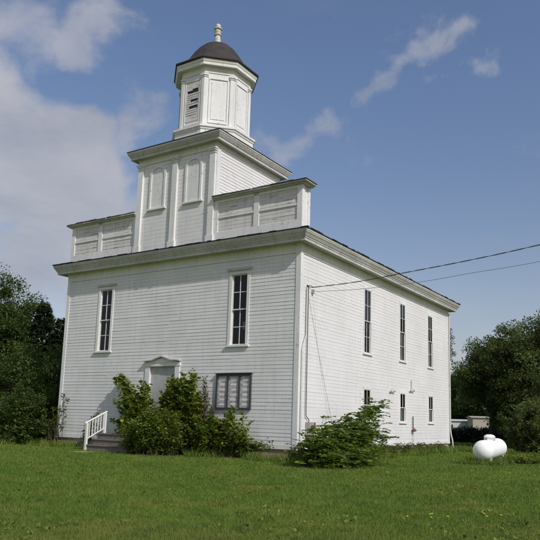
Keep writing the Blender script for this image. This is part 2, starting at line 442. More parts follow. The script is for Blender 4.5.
for i, w in enumerate(side_lo): window(frR, *w, sb=.03, mun=.008, rec=.052, cas=.075, cap=0, sill_d=.07, rows=2, shade=((2.1, 2.76, 'curtain', -.32, .32), (2.3, 2.77, 'shade', -.32, .0), (1.5, 2.8, 'curtain', .0, .32))[i])

# entrance: door, casing, small pediment
d = MB(); a = door[0]
while a < door[1]-.01:
    b = min(a+.172, door[1]); d.wbox(frF, a+.003, b-.003, door[2], door[3]-.02, -.10, -.06); a = b
d.wbox(frF, door[0], door[1], door[2], door[3]-.02, -.12, -.101)
do = d.build('door', M['door'], church)
MB().lathe((-5.95, .05, 1.85), [(.012, -.01), (.035, 0), (.04, .03), (.02, .05)], 12).build('handle', M['black'], do)
d = MB()
d.wbox(frF, door[0]-.24, door[0], .66, door[3], -.12, .05); d.wbox(frF, door[1], door[1]+.24, .66, door[3], -.12, .05)
d.wbox(frF, door[0]-.27, door[1]+.27, door[3], door[3]+.14, -.12, .07)
d.wbox(frF, door[0], door[1], door[3]-.02, door[3], -.12, .03)
dc = d.build('door_casing', M['trim'], church)
d = MB(); cx = (door[0]+door[1])/2; e = .98
d.extr([(cx-e+.1, 3.55), (cx+e-.1, 3.55), (cx+.1, 3.72), (cx-.1, 3.72)], frF, 0, .09)
d.build('pediment', M['trim'], church)
d = MB()
d.extr([(cx-e, 3.60), (cx-e, 3.645), (cx-.5, 3.68), (cx-.22, 3.77), (cx, 3.835), (cx+.22, 3.77), (cx+.5, 3.68), (cx+e, 3.645), (cx+e, 3.60), (cx+.48, 3.63), (cx+.2, 3.72), (cx, 3.775), (cx-.2, 3.72), (cx-.48, 3.63)], frF, .0, .17)
d.build('pediment_moulding', M['cornice'], church)

# parapets either side of the tower
TX0, TX1, TD = -8.45, -4.12, 4.66
def parapet(x0, x1, pm, end):
    b = MB(); b.box(x0+.02, x1-.02, .03, .55, 8.2, 10.05)
    ob = b.build('parapet', M['trim'], church)
    p = MB(); clapboards(p, lambda a, d_, z: (a, .03-d_, z), x0+.03, x1-.03, 8.62, 10.0, [], .16, .013, .007)
    p.build('panel', M['worn'], ob)
    t = MB(); f2 = lambda a, d_, z: (a, .03-d_, z)
    t.wbox(f2, x0, x1, 8.2, 8.70, .001, .05)
    t.wbox(f2, x0, x0+.2, 8.7, 10.05, .001, .05); t.wbox(f2, x1-.2, x1, 8.7, 10.05, .001, .05)
    t.wbox(f2, pm-.12, pm+.12, 8.7, 9.93, .001, .047)
    for q0, q1 in ((x0+.2, pm-.12), (pm+.12, x1-.2)):
        t.wbox(f2, q0, q1, 9.27, 9.36, .001, .038)
        t.wbox(f2, q0, q1, 9.93, 10.05, .001, .044)
    t.build('panel_trim', M['trim'], ob)
    if end == 1:
        r = MB(); r.box(x1-.02, x1+.02, -.018, .17, 8.25, 10.05); r.box(x1-.02, x1+.02, .42, .57, 8.25, 10.05); r.build('end_trim', M['trim'], ob)
        k = MB(); k.box(x0-.02, x1+.27, -.20, .62, 10.10, 10.15); k.box(x0+.0, x1+.15, -.12, .60, 10.051, 10.099)
    else:
        r = MB(); r.box(x0-.02, x0+.02, -.018, .17, 8.25, 10.05); r.build('end_trim', M['trim'], ob)
        k = MB(); k.box(x0-.25, x1+.02, -.20, .68, 10.10, 10.15); k.box(x0-.16, x1, -.12, .62, 10.051, 10.099)
    k.build('cap', M['cornice'], ob)
    s = MB(); x = x0-.22 if end == -1 else x0
    xe = x1+.3 if end == 1 else x1
    while x < xe-.05:
        w_ = min(random.uniform(.2, .6), xe-x); s.box(x, x+w_, -.21-random.uniform(0, .03), .60, 10.153, 10.165+random.uniform(0, .04)); x += w_*random.uniform(.9, 1.2)
    s.build('cap_shingle', M['roof'], ob)
parapet(-W, TX0-.002, -10.7, -1); parapet(TX1+.002, 0, -2.05, 1)

# tower
TZ0, TZ1 = 8.22, 12.56
m = MB(); a = TZ0; n = 24; h = (12.3-TZ0)/n                      # flush boards with thin joints
for k in range(n):
    j = random.uniform(-.002, .002); m.wbox(frF, TX0, TX1, TZ0+k*h, TZ0+(k+1)*h-.006, -.02, .0+j)
m.box(TX0+.01, TX1-.01, .02, .1, TZ0, TZ1)
tw = m.build('tower_wall', M['trim'], church)
frTR = lambda a, d_, z: (TX1+d_, a, z); frTL = lambda a, d_, z: (TX0-d_, a, z); frTB = lambda a, d_, z: (a, TD+d_, z)
for fr, a0, a1 in ((frTR, .24, TD-.15), (frTL, .24, TD-.15), (frTB, TX0+.15, TX1-.15)):
    m = MB(); clapboards(m, fr, a0, a1, TZ0, 12.3, [], .135); backing(m, fr, a0-.24 if fr is not frTB else TX0, a1+.15, TZ0, TZ1, [])
    m.wbox(fr, a1, a1+.15, TZ0, 12.3, 0, .03)
    if fr is not frTB: m.wbox(fr, -.0, .24, TZ0, 12.3, 0, .03)
    m.build('tower_wall', M['siding_sun'] if fr is frTR else M['siding'], church)
for c in (TX0+.15, CF, TX1-.15):
    m = MB(); m.wbox(frF, c-.14, c+.14, TZ0+.1, 12.22, .003, .10); m.wbox(frF, c-.19, c+.19, TZ0, 8.62, .003, .125)
    p = m.build('pilaster', M['trim'], church)
    m = MB(); m.wbox(frF, c-.165, c+.165, 12.10, 12.13, .003, .12); m.wbox(frF, c-.18, c+.18, 12.20, 12.27, .003, .15); m.wbox(frF, c-.21, c+.21, 12.27, 12.33, .003, .18)
    m.build('capital', M['trim'], p)
for c in ((TX0+.29+CF-.14)/2, (CF+.14+TX1-.29)/2):
    def arch(w, r_, z0, zs, n=16): return [(c-w, z0), (c+w, z0)]+[(c+w*math.cos(PI*i/n), zs+r_*math.sin(PI*i/n)) for i in range(n+1)]
    ou = arch(.46, .42, 10.22, 11.72); inn = arch(.36, .33, 10.22, 11.72)
    m = MB(); n = len(ou)
    for i in range(1, n):                                       # moulding follows the arch
        j = (i+1) % n
        if j == 0: q = [ou[i], ou[0], inn[0], inn[i]]
        else: q = [ou[i], ou[j], inn[j], inn[i]]
        m.extr(q, frF, .0025, .055)
    m.wbox(frF, c-.53, c+.53, 10.15, 10.22, .003, .10)
    p = m.build('arched_panel', M['trim'], church)
    m = MB(); m.extr(arch(.355, .325, 10.23, 11.72), frF, .002, .02); m.build('panel_board', M['trim'], p)
trect = [(TX0, 0), (TX1, 0), (TX1, TD), (TX0, TD)]
m = MB(); m.ring(trect, [(0, 12.30), (.035, 12.30), (.035, 12.50), (.06, 12.52), (.06, 12.58)]); m.build('tower_frieze', M['trim'], church)
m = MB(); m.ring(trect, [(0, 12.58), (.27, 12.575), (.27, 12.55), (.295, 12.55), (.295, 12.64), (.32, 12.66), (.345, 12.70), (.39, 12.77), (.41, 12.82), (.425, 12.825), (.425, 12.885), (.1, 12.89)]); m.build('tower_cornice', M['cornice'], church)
m = MB(); m.ring(trect, [(.1, 12.892), (.445, 12.892), (.448, 12.92), (-1.2, 13.12), (-2.15, 13.2)]); m.build('tower_roof', M['roof'], church)

# cupola
UC = Vector((CF+.02, 2.32))
octa = lambda r: [(UC.x+r*math.cos(R(22.5+45*k)), UC.y+r*math.sin(R(22.5+45*k))) for k in range(8)]
m = MB(); m.ring(octa(1.90), [(.06, 12.9), (.06, 13.10), (0, 13.13), (0, 13.70), (.03, 13.72), (.05, 13.80), (.09, 13.82), (.09, 13.90), (-.6, 13.95)])
m.build('cupola_base', M['trim'], church)
RD = 1.655; Z0, Z1 = 13.9, 16.62
m = MB(); m.ring(octa(RD), [(0, Z0), (0, Z1+.2)]); m.build('cupola_wall', M['trim'], church)
side = 2*RD*math.sin(R(22.5)); ap = RD*math.cos(R(22.5))
def octframe(k):   # face k has its normal at 45*k degrees
    nrm = Vector((math.cos(R(45*k)), math.sin(R(45*k)))); tg = Vector((-nrm.y, nrm.x))
    return lambda a, d_, z: (UC.x+nrm.x*(ap+d_)+tg.x*a, UC.y+nrm.y*(ap+d_)+tg.y*a, z)
for k in range(8):
    fr = octframe(k)
    m = MB(); hw = side/2-.2
    m.wbox(fr, -hw, -hw+.045, 14.12, 16.22, .002, .04); m.wbox(fr, hw-.045, hw, 14.12, 16.22, .002, .04)
    m.wbox(fr, -hw+.045, hw-.045, 16.17, 16.22, .002, .04); m.wbox(fr, -hw+.045, hw-.045, 14.12, 14.19, .002, .045)
    if k != 6: m.wbox(fr, -hw+.12, hw-.12, 14.3, 16.06, .002, .022)
    po = m.build('cupola_panel', M['trim'], church)
    if k == 6:                                                  # broken louvre
        m = MB(); m.wbox(fr, -hw+.08, hw-.08, 14.5, 15.85, .001, .004); m.build('opening', M['black'], po)
        m = MB(); z = 14.5
        while z < 15.85:
            if random.random() < .93:
                w1 = hw-.06 if random.random() < .75 else random.uniform(-.2, .15)
                m.extr([(-hw+.06, z), (w1, z+random.uniform(-.01, .01)), (w1, z+.082), (-hw+.06, z+.078)], fr, .012, .02+random.uniform(0, .012))
            z += .105
        m.wbox(fr, -hw+.05, hw-.05, 14.3, 14.52, .002, .022); m.wbox(fr, -hw+.05, hw-.05, 15.83, 16.1, .002, .022); m.wbox(fr, -hw+.05, -hw+.12, 14.3, 16.1, .003, .0235); m.wbox(fr, hw-.12, hw-.05, 14.3, 16.1, .003, .0235)
        m.build('louvre', M['worn'], po)
    # corner pilaster (at the vertex between face k and face k+1): two boards meeting
    f2 = octframe(k+1); m = MB()
    for f_, s_ in ((fr, 1), (f2, -1)):
        e_ = s_*side/2; i_ = s_*(side/2-.13); lo, hi = min(e_, i_), max(e_, i_)
        t0, t1 = (lo, hi+.02) if s_ > 0 else (lo-.02, hi)
        m.wbox(f_, t0, t1, Z0+.02, 16.36, .001, .055)
        m.wbox(f_, t0-.012 if s_ > 0 else t0, t1 if s_ > 0 else t1+.012, Z0+.01, Z0+.2, .0015, .075)
    p = m.build('cupola_pilaster', M['trim'], church)
    m = MB()
    for f_, s_ in ((fr, 1), (f2, -1)):
        e_ = s_*side/2; i_ = s_*(side/2-.165); lo, hi = min(e_, i_), max(e_, i_)
        t0, t1 = (lo, hi+.035) if s_ > 0 else (lo-.035, hi)
        m.wbox(f_, t0, t1, 16.24, 16.27, .002, .08); m.wbox(f_, t0, t1, 16.32, 16.40, .002, .10)
    m.build('capital', M['trim'], p)
m = MB(); m.ring(octa(RD), [(.0, 16.46), (.03, 16.46), (.03, 16.68), (.05, 16.72), (.05, 16.76), (.235, 16.75), (.235, 16.73), (.255, 16.73), (.26, 16.84), (.29, 16.88), (.31, 16.94), (.315, 16.98), (.05, 16.982)])
m.build('cupola_cornice', M['trim'], church)
# dome: octagonal flared skirt that turns round
m = MB(); vs = []; prof = [(2.0, 16.985, 0), (2.05, 16.985, 0), (2.05, 17.085, 0), (1.80, 17.24, 0), (1.58, 17.40, .0), (1.41, 17.57, .25), (1.29, 17.80, .6), (1.13, 18.06, .9), (.93, 18.32, 1), (.69, 18.54, 1), (.42, 18.70, 1), (.22, 18.78, 1), (.12, 18.81, 1)]
SEG = 48
for r_, z, rd in prof:
    for i in range(SEG):
        a = 2*PI*i/SEG; aa = (a+R(22.5)) % R(45)-R(22.5)
        ro = r_*math.cos(R(22.5))/math.cos(aa)*(1-rd)+r_*.97*rd
        vs.append((UC.x+ro*math.cos(a), UC.y+ro*math.sin(a), z))
fs = [(j*SEG+i, j*SEG+(i+1) % SEG, (j+1)*SEG+(i+1) % SEG, (j+1)*SEG+i) for j in range(len(prof)-1) for i in range(SEG)]
fs.append(tuple(range(SEG-1, -1, -1)))
m.add(vs, fs); m.build('dome', M['dome'], church, smooth=True)
m = MB(); m.lathe((UC.x, UC.y, 18.78), [(.20, 0), (.19, .06), (.15, .08), (.145, .30), (.12, .40), (.125, .43), (.17, .46), (.17, .50), (.12, .54), (.15, .62), (.155, .68), (.12, .74), (.19, .77), (.19, .82), (.11, .86), (.13, .93), (.12, .99), (.06, 1.05), (.01, 1.08)], 20)
m.build('finial', paint('finial_paint', (.72, .72, .68), (.45, .44, .36), 1, 1), church, smooth=False)

# ------------------------------------------------------------------ entrance steps
st = empty('entrance_steps', (-7.4, -.9, 0), 'weathered dark wooden entrance steps with white railings, half buried in bushes', 'steps')
X0, X1 = -8.55, -6.1
lev = [(-1.88, -1.55, .22), (-1.58, -1.25, .44), (-1.28, -.03, .66)]
for i, (ya, yb, z) in enumerate(lev):
    m = MB()
    nb = 2 if i < 2 else 8
    x1 = X1 if i < 2 else -5.4
    for k in range(nb):
        a = ya+(yb-ya)*k/nb; b = ya+(yb-ya)*(k+1)/nb; m.box(X0, x1, a+.003, b-.004, z-.035, z+random.uniform(-.002, .002))
    m.build('tread' if i < 2 else 'deck', M['wood'], st)
    m = MB(); m.box(X0+.03, x1-.03, ya+.04, ya+.065, (0 if i == 0 else lev[i-1][2]+.002), z-.037); m.build('riser', M['wood'], st)
m = MB(); m.box(-7.2, -5.66, -.42, -.031, .662, .86); m.build('door_step', M['wood'], st)
for sx_ in (X0, X1-.04):
    m = MB(); m.extr([(1.84, -.05), (1.84, .18), (1.54, .18), (1.54, .40), (1.24, .40), (1.24, .62), (.05, .62), (.05, -.05)], lambda a, d_, z, q=sx_: (q+d_, -a, z), 0, .04); m.build('stringer', M['wood'], st)
for xx in (X0+.0, X1):
    rl = MB(); rl.tube([(xx-.005, -1.97, 1.03), (xx-.005, -.86, 1.52)], .037, 6)
    ro = rl.build('railing', M['trim'], st)
    for (pa, pb, pz) in ((-1.90, -1.81, 1.05), (-.98, -.89, 1.46)): MB().box(xx-.05, xx+.04, pa, pb, 0, pz).build('post', M['trim'], ro)
    h = MB(); h.tube([(xx-.005, -1.85, .42), (xx-.005, -.93, .86)], .025, 6); h.build('rail', M['trim'], ro)
    for k in range(6):
        yy = -1.72+.14*k; z0 = .42+(yy+1.85)*.48; b = MB(); b.box(xx-.02, xx+.012, yy-.018, yy+.018, z0, z0+.62)
        b.build('baluster', M['trim'], ro)

# ------------------------------------------------------------------ things on the walls
nb = empty('notice_board', (-2.78, -.03, 1.72), 'dark framed three-pane notice board on the front wall right of the door', 'notice board')
m = MB(); x0, x1, z0, z1 = -3.60, -1.97, 1.72, 3.05
m.wbox(frF, x0+.05, x1-.05, z0+.05, z1-.05, .02, .035); m.build('backboard', M['notice'], nb)
m = MB()
m.wbox(frF, x0, x0+.06, z0, z1, .02, .085); m.wbox(frF, x1-.06, x1, z0, z1, .02, .085)
m.wbox(frF, x0+.06, x1-.06, z1-.08, z1, .02, .085); m.wbox(frF, x0+.06, x1-.06, z0, z0+.07, .02, .085)
for f_ in (1/3, 2/3): xx = x0+(x1-x0)*f_; m.wbox(frF, xx-.03, xx+.03, z0+.07, z1-.08, .022, .08)
m.build('frame', M['frame_dark'], nb)
m = MB(); m.wbox(frF, x0-.04, x1+.04, z1, z1+.03, .02, .13); m.build('drip_cap', M['frame_dark'], nb)
pm = plain('pale_paper', (.72, .71, .70), .6, 0, .35, 5)
for i in range(3):
    for j in range(6):   # pale paper rows pinned behind the glass
        a0 = x0+(x1-x0)*i/3+.1; a1 = x0+(x1-x0)*(i+1)/3-.08; zz = z0+.14+.185*j
        m = MB(); m.wbox(frF, a0+random.uniform(0, .06), a1-random.uniform(0, .08), zz, zz+random.uniform(.07, .11), .036, .039); m.build('paper', pm, nb)

em = empty('electric_meter', (.0, .82, .86), 'grey electric meter box with mast on the side wall near the corner', 'meter')
m = MB(); m.box(.03, .17, .56, .92, .88, 1.33); m.box(.17, .178, .58, .90, .92, 1.30); m.build('box', M['meter'], em)
m = MB(); m.box(.03, .13, .58, .94, .70, .86); m.build('lower_box', M['frame_dark'], em)
m = MB(); m.tube([(.13, .74, 1.14), (.26, .74, 1.14)], .085, 16); m.build('dial', M['frame_dark'], em)
m = MB(); m.box(.03, .12, .99, 1.12, .93, 1.32); m.build('side_box', M['rust'], em)
m = MB(); m.tube([(.07, .72, 1.33), (.07, .70, 1.42), (.07, .50, 1.55), (.07, .49, 1.8), (.07, .49, 6.18), (.10, .49, 6.27), (.2, .49, 6.26), (.24, .49, 6.2)], .018, 8); m.build('conduit', plain('dark_conduit', (.12, .12, .12), .6), em)
m = MB(); m.box(.02, .1, .80, .90, 6.05, 6.2); m.build('bracket', M['meter'], em); m = MB(); m.box(.02, .055, .44, .54, 6.1, 6.3); m.build('bracket', M['frame_dark'], em)
pp = MB(); pp.tube([(.07, .40, 6.2), (.07, .40, 4.5), (.07, .37, 4.38), (.07, .16, 4.0), (.07, .13, 3.86), (.07, .13, .3)], .028, 8)
tag(pp.build('drain_pipe', M['pipe_white'], loc=(0.07, .3, .3)), 'thin white pipe jogging toward the front corner of the side wall', 'pipe')
def wire(pts, rad, label):
    out = []
    n = len(pts)
    for i in range(n-1):
        p0 = Vector(pts[max(i-1, 0)]); p1 = Vector(pts[i]); p2 = Vector(pts[i+1]); p3 = Vector(pts[min(i+2, n-1)])
        for k in range(8):
            t = k/8; out.append(.5*((2*p1)+(-p0+p2)*t+(2*p0-5*p1+4*p2-p3)*t*t+(-p0+3*p1-3*p2+p3)*t**3))
    out.append(Vector(pts[-1]))
    return out
w1 = wire([(.10, .5, 6.2), (2.03, .5, 6.25), (3.89, .5, 6.41), (6.03, .5, 6.60), (8.17, .5, 6.85), (12, .5, 7.4), (22, .5, 9.2)], .02, '')
def twisted(path, rad, off, ph):
    m = MB(); P = []
    acc = 0
    dense = []
    for a, b in zip(path[:-1], path[1:]):
        k = max(2, int((b-a).length/.08))
        for i in range(k): dense.append(a.lerp(b, i/k))
    for i, q in enumerate(dense):
        w = i*.55+ph; P.append((q.x, q.y+off*math.cos(w), q.z+off*math.sin(w)))
    m.tube(P, rad, 5); return m
m = twisted(w1, .009, .011, 0); m2 = twisted(w1, .009, .011, PI); m.add(m2.v, m2.f)
tag(m.build('service_cable', M['cable'], loc=(.1, .5, 6.2)), 'twisted overhead cable, the upper and thicker of two lines to the wall', 'cable')
w2 = wire([(.18, .86, 6.12), (2.2, .6, 6.0), (4.42, .5, 6.04), (6.02, .5, 6.17), (8.15, .5, 6.33), (12, .5, 6.8), (22, .5, 8.5)], .01, '')
tag(MB().tube(w2, .008, 6).build('phone_cable', plain('grey_cable', (.24, .24, .25), .6), loc=(.18, .86, 6.12)), 'thin grey overhead line, the lower and fainter of the two', 'cable')

def lampfix(y, z, vert, label):
    e = empty('wall_light', (.03, y, z), label, 'light')
    m = MB(); m.box(.02, .06, y-.26, y+.26, z-.08, z-.04); m.build('bar', M['pipe_white'], e)
    m = MB(); m.box(.02, .09, y-.07, y+.07, z-.04, z+.08); m.build('junction_box', M['pipe_white'], e)
    if vert: m = MB(); m.tube([(.05, y, z+.08), (.05, y, z+.5)], .03, 8); m.build('conduit', M['pipe_white'], e)
    for s in (-1, 1):
        m = MB(); m.tube([(.06, y+s*.18, z-.04), (.09, y+s*.19, z-.01), (.13, y+s*.20, z+.01)], [.02, .035, .05], 12); m.build('lamp_head', M['pipe_white'], e)
lampfix(8.25, 2.83, False, 'white twin floodlight on the side wall between the first and second lower windows')
lampfix(10.65, 2.98, True, 'white floodlight with upright conduit on the side wall right of the middle window')
rg = empty('gas_regulator', (.03, 10.77, 1.0), 'small rusty gas regulator under a thin dark pipe on side wall', 'regulator')
MB().tube([(.07, 10.77, 1.72), (.07, 10.77, 1.14)], .022, 8).build('pipe', M['black'], rg)
m = MB(); m.lathe((.12, 10.77, 1.0), [(.04, 0), (.10, .02), (.12, .06), (.10, .1), (.05, .13), (.04, .17)], 16); m.build('body', M['rust'], rg)
MB().tube([(.1, 10.77, 1.02), (.1, 10.77, .3), (.1, 10.77, -.1)], .016, 8).build('riser_pipe', M['pipe_white'], rg)

dp = MB().tube([(.10, D-.02, 7.6), (.08, D-.02, 7.4), (.08, D-.02, 1.15), (.10, D-.02, .9), (.18, D+.0, .5), (.2, D+.02, .12)], .038, 8)
tag(dp.build('downspout', M['pipe_white'], loc=(.08, D, .1)), 'white downspout on the rear corner of the side wall', 'pipe')

# ------------------------------------------------------------------ propane tank
pt = empty('propane_tank', (5.15, 5.6, 0), 'white rounded propane tank with domed lid on the grass right of the hall', 'tank')
a = Vector((5.22, 4.40, .49)); b = Vector((5.08, 6.85, .54)); ax = (b-a).normalized(); rr = .365
pts = []; rad = []
for k in range(9): w = PI/2*k/8; pts.append(a-ax*(rr*math.cos(w))*.85); rad.append(max(.01, rr*math.sin(w)))
pts.append(a.lerp(b, .02)); rad.append(rr); pts.append(a.lerp(b, .98)); rad.append(rr)
for k in range(9): w = PI/2*k/8; pts.append(b+ax*(rr*math.sin(w))*.85); rad.append(max(.01, rr*math.cos(w)))
MB().tube(pts, rad, 40).build('shell', M['tank'], pt, smooth=True)
mid = a.lerp(b, .45)
MB().lathe((mid.x, mid.y, mid.z+rr-.05), [(.20, 0), (.205, .12), (.215, .125), (.215, .15), (.20, .155), (.17, .20), (.09, .23), (.01, .235)], 24).build('lid', M['tank'], pt, smooth=True)
for q in (a.lerp(b, .08), a.lerp(b, .92)):
    m = MB(); m.box(q.x-.26, q.x+.26, q.y-.05, q.y+.05, -.02, q.z-rr*.72); m.build('foot', M['tank'], pt)
for q in (a.lerp(b, .01), a.lerp(b, .99)):                     # weld seams where the dished ends meet the shell
    pts = [q-ax*.012, q-ax*.006, q+ax*.006, q+ax*.012]; MB().tube(pts, [rr-.002, rr+.004, rr+.004, rr-.002], 40).build('seam', M['tank'], pt, smooth=True)
q = a.lerp(b, .22); MB().tube([(q.x, q.y, q.z+rr-.01), (q.x, q.y, q.z+rr+.06)], .03, 10).build('valve', M['rust'], pt)

# ------------------------------------------------------------------ far buildings
def far_shed(loc, rz, w, dd, h, rh, wallm, roofm, label, cat, name):
    e = empty(name, loc, label, cat); e.rotation_euler.z = rz
    # part meshes are built in the thing's own frame
    def loc_build(mb, nm, mt):
        me = bpy.data.meshes.new(nm); me.from_pydata(mb.v, [], mb.f); me.materials.append(mt)
        o = bpy.data.objects.new(nm, me); col.objects.link(o); o.parent = e; return o
    loc_build(MB().box(-w/2, w/2, -dd/2, dd/2, -.2, h), 'wall', wallm)
    m = MB(); m.add([(-w/2-.2, -dd/2-.2, h), (w/2+.2, -dd/2-.2, h), (w/2+.2, dd/2+.2, h), (-w/2-.2, dd/2+.2, h), (-w/2-.2, 0, h+rh), (w/2+.2, 0, h+rh)], [(0, 1, 5, 4), (2, 3, 4, 5), (0, 4, 3), (1, 2, 5), (0, 3, 2, 1)]); loc_build(m, 'roof', roofm)
    if name == 'mobile_home': loc_build(MB().box(-w*.2, w*.05, -dd/2-.03, -dd/2-.002, h*.45, h*.75), 'window', M['black'])
    return e
far_shed((-12.6, 65.5, 0), R(33), 2.05, 2.4, 2.32, .22, M['tan'], M['tan'], 'small tan flat-roofed shed far off between hall and tank', 'shed', 'distant_shed')
far_shed((-16.9, 66.5, 0), R(33), 5.6, 3.0, 1.85, .25, M['offwhite'], plain('pale_metal_roof', (.5, .5, .5), .6), 'low white mobile home far off beside the rear corner of the hall', 'trailer', 'mobile_home')

# ------------------------------------------------------------------ foliage
def leaf_polys(P, size, dirs=None, droop=.25, aspect=.5, spread=1.0):
    """one 4-sided leaf per point"""
    N = len(P); s = size*rng.uniform(.45, 1.5, (N, 1))
    d = rng.normal(size=(N, 3))*spread
    if dirs is not None: d = d*.6+dirs
    d[:, 2] -= droop; d /= np.linalg.norm(d, axis=1, keepdims=True)
    u = rng.normal(size=(N, 3))*.55; u[:, 2] += 1
    t = np.cross(d, u); t /= np.linalg.norm(t, axis=1, keepdims=True)+1e-6
    n = np.cross(t, d)
    w = aspect*s
    b = P; tip = P+d*s; m_ = P+d*s*.45
    return np.stack([b, m_+t*w*.5+n*s*.08, tip, m_-t*w*.5+n*s*.08], axis=1)

def in_ellipsoids(ells, n, shell=.5):
    """random points in a set of ellipsoids, favouring the outer part"""
    vol = np.array([e[1][0]*e[1][1]*e[1][2] for e in ells])**.8; ks = rng.choice(len(ells), n, p=vol/vol.sum())
    d = rng.normal(size=(n, 3)); d /= np.linalg.norm(d, axis=1, keepdims=True)
    r = rng.uniform(shell**3, 1, n)**(1/3)
    # lumpy radius
    lump = 1+.16*np.sin(d[:, 0]*5+ks)+.13*np.sin(d[:, 1]*7+d[:, 2]*4+ks*2)
    c = np.array([e[0] for e in ells])[ks]; rad = np.array([e[1] for e in ells])[ks]
    return c+d*rad*(r*lump)[:, None], d

def tree(name, label, cat, base, ells, trunk_r, n_cl, per, rc, leaf, mat, group=None, flat=.6, shell=.45, aspect=.5, limbs=14, droop=.25, spread=1.0, zmin=None, bark='bark', top=None):
    leaf *= .60; per = int(per*2.4)
    e = empty(name, base, label, cat, group); B = np.array(base, float)
    cl, d = in_ellipsoids(ells, n_cl, shell)
    zmin = base[2]+.15 if zmin is None else zmin
    cl[:, 2] = np.maximum(cl[:, 2], zmin+rng.uniform(0, .3, n_cl))
    sz = rc*rng.uniform(.55, 1.35, (n_cl, 1))
    P = []; Dd = []
    for c, q, s in zip(cl, d, sz):
        k = int(per*rng.uniform(.6, 1.4)); o = rng.normal(size=(k, 3)); o /= np.linalg.norm(o, axis=1, keepdims=True); o *= rng.uniform(.1, 1, (k, 1))**.6
        off = o*s*[1, 1, flat]; off[:, 2] -= .25*(off[:, 0]**2+off[:, 1]**2)/max(s[0], .1)
        P.append(c+off); Dd.append(o*.7+q*.3)
    P = np.concatenate(P); Dd = np.concatenate(Dd)
    keep = P[:, 2] > base[2]+.03; P = P[keep]; Dd = Dd[keep]
    np_mesh('crown', leaf_polys(P, leaf, Dd, droop, aspect, spread), 4, mat, e)
    if limbs:
        m = MB(); c0 = np.mean([q[0] for q in ells], axis=0)
        topz = top or max(q[0][2]+q[1][2]*.6 for q in ells)
        tp = [Vector((B[0], B[1], B[2]-.1))]; n = 6
        for i in range(1, n+1):
            f = i/n; tp.append(Vector((B[0]+(c0[0]-B[0])*f**1.5+rng.normal()*.06*trunk_r*8, B[1]+(c0[1]-B[1])*f**1.5+rng.normal()*.06*trunk_r*8, B[2]+(topz-B[2])*f)))
        m.tube(tp, [trunk_r*(1.25 if i == 0 else 1-.85*i/n) for i in range(n+1)], 9)
        for j in rng.choice(n_cl, min(limbs, n_cl), replace=False):
            c = Vector(cl[j]); f = min(.85, max(.12, (c.z-B[2])/(topz-B[2])*.6)); i = f*n; q = tp[int(i)].lerp(tp[min(n, int(i)+1)], i-int(i))
            md = q.lerp(c, .5)+Vector((0, 0, .12*(c-q).length)); r0_ = trunk_r*(1-.85*f)*.5
            m.tube([q, md, c], [r0_, r0_*.6, r0_*.2], 6)
        m.build('trunk', M[bark], e, smooth=True)
    return e

def conifer(name, label, base, h, r, n, leaf, mat, lean=0):
    e = empty(name, base, label, 'tree'); B = np.array(base, float)
    P = []; Dd = []; m = MB()
    m.tube([(B[0], B[1], B[2]-.1), (B[0]+lean*.5, B[1], B[2]+h*.5), (B[0]+lean, B[1], B[2]+h)], [r*.09, r*.05, .02], 8)
    nb_ = n
    for i in range(nb_):
        f = rng.uniform(.08, 1)**.85; z = B[2]+h*f; L = r*(1-f)**.8*rng.uniform(.65, 1.15)+.15; a = rng.uniform(0, 2*PI)
        k = int(12+L*34); t = rng.uniform(.1, 1, k)**.7
        dr = np.array([math.cos(a), math.sin(a), 0]); sd = np.array([-dr[1], dr[0], 0])
        w = (1-t)*L*.28*rng.uniform(-1, 1, k)
        q = np.array([B[0]+lean*f, B[1], z])+dr*(t*L)[:, None]+sd*w[:, None]
        q[:, 2] += -.35*t*L+.22*t*t*L+rng.normal(size=k)*.05
        P.append(q); Dd.append(np.tile(dr*.9, (k, 1))+sd*np.sign(w)[:, None]*.6)
    P = np.concatenate(P); Dd = np.concatenate(Dd)
    np_mesh('crown', leaf_polys(P, leaf, Dd, .3, .35, .4), 4, mat, e)
    m.build('trunk', M['bark'], e, smooth=True)
    return e

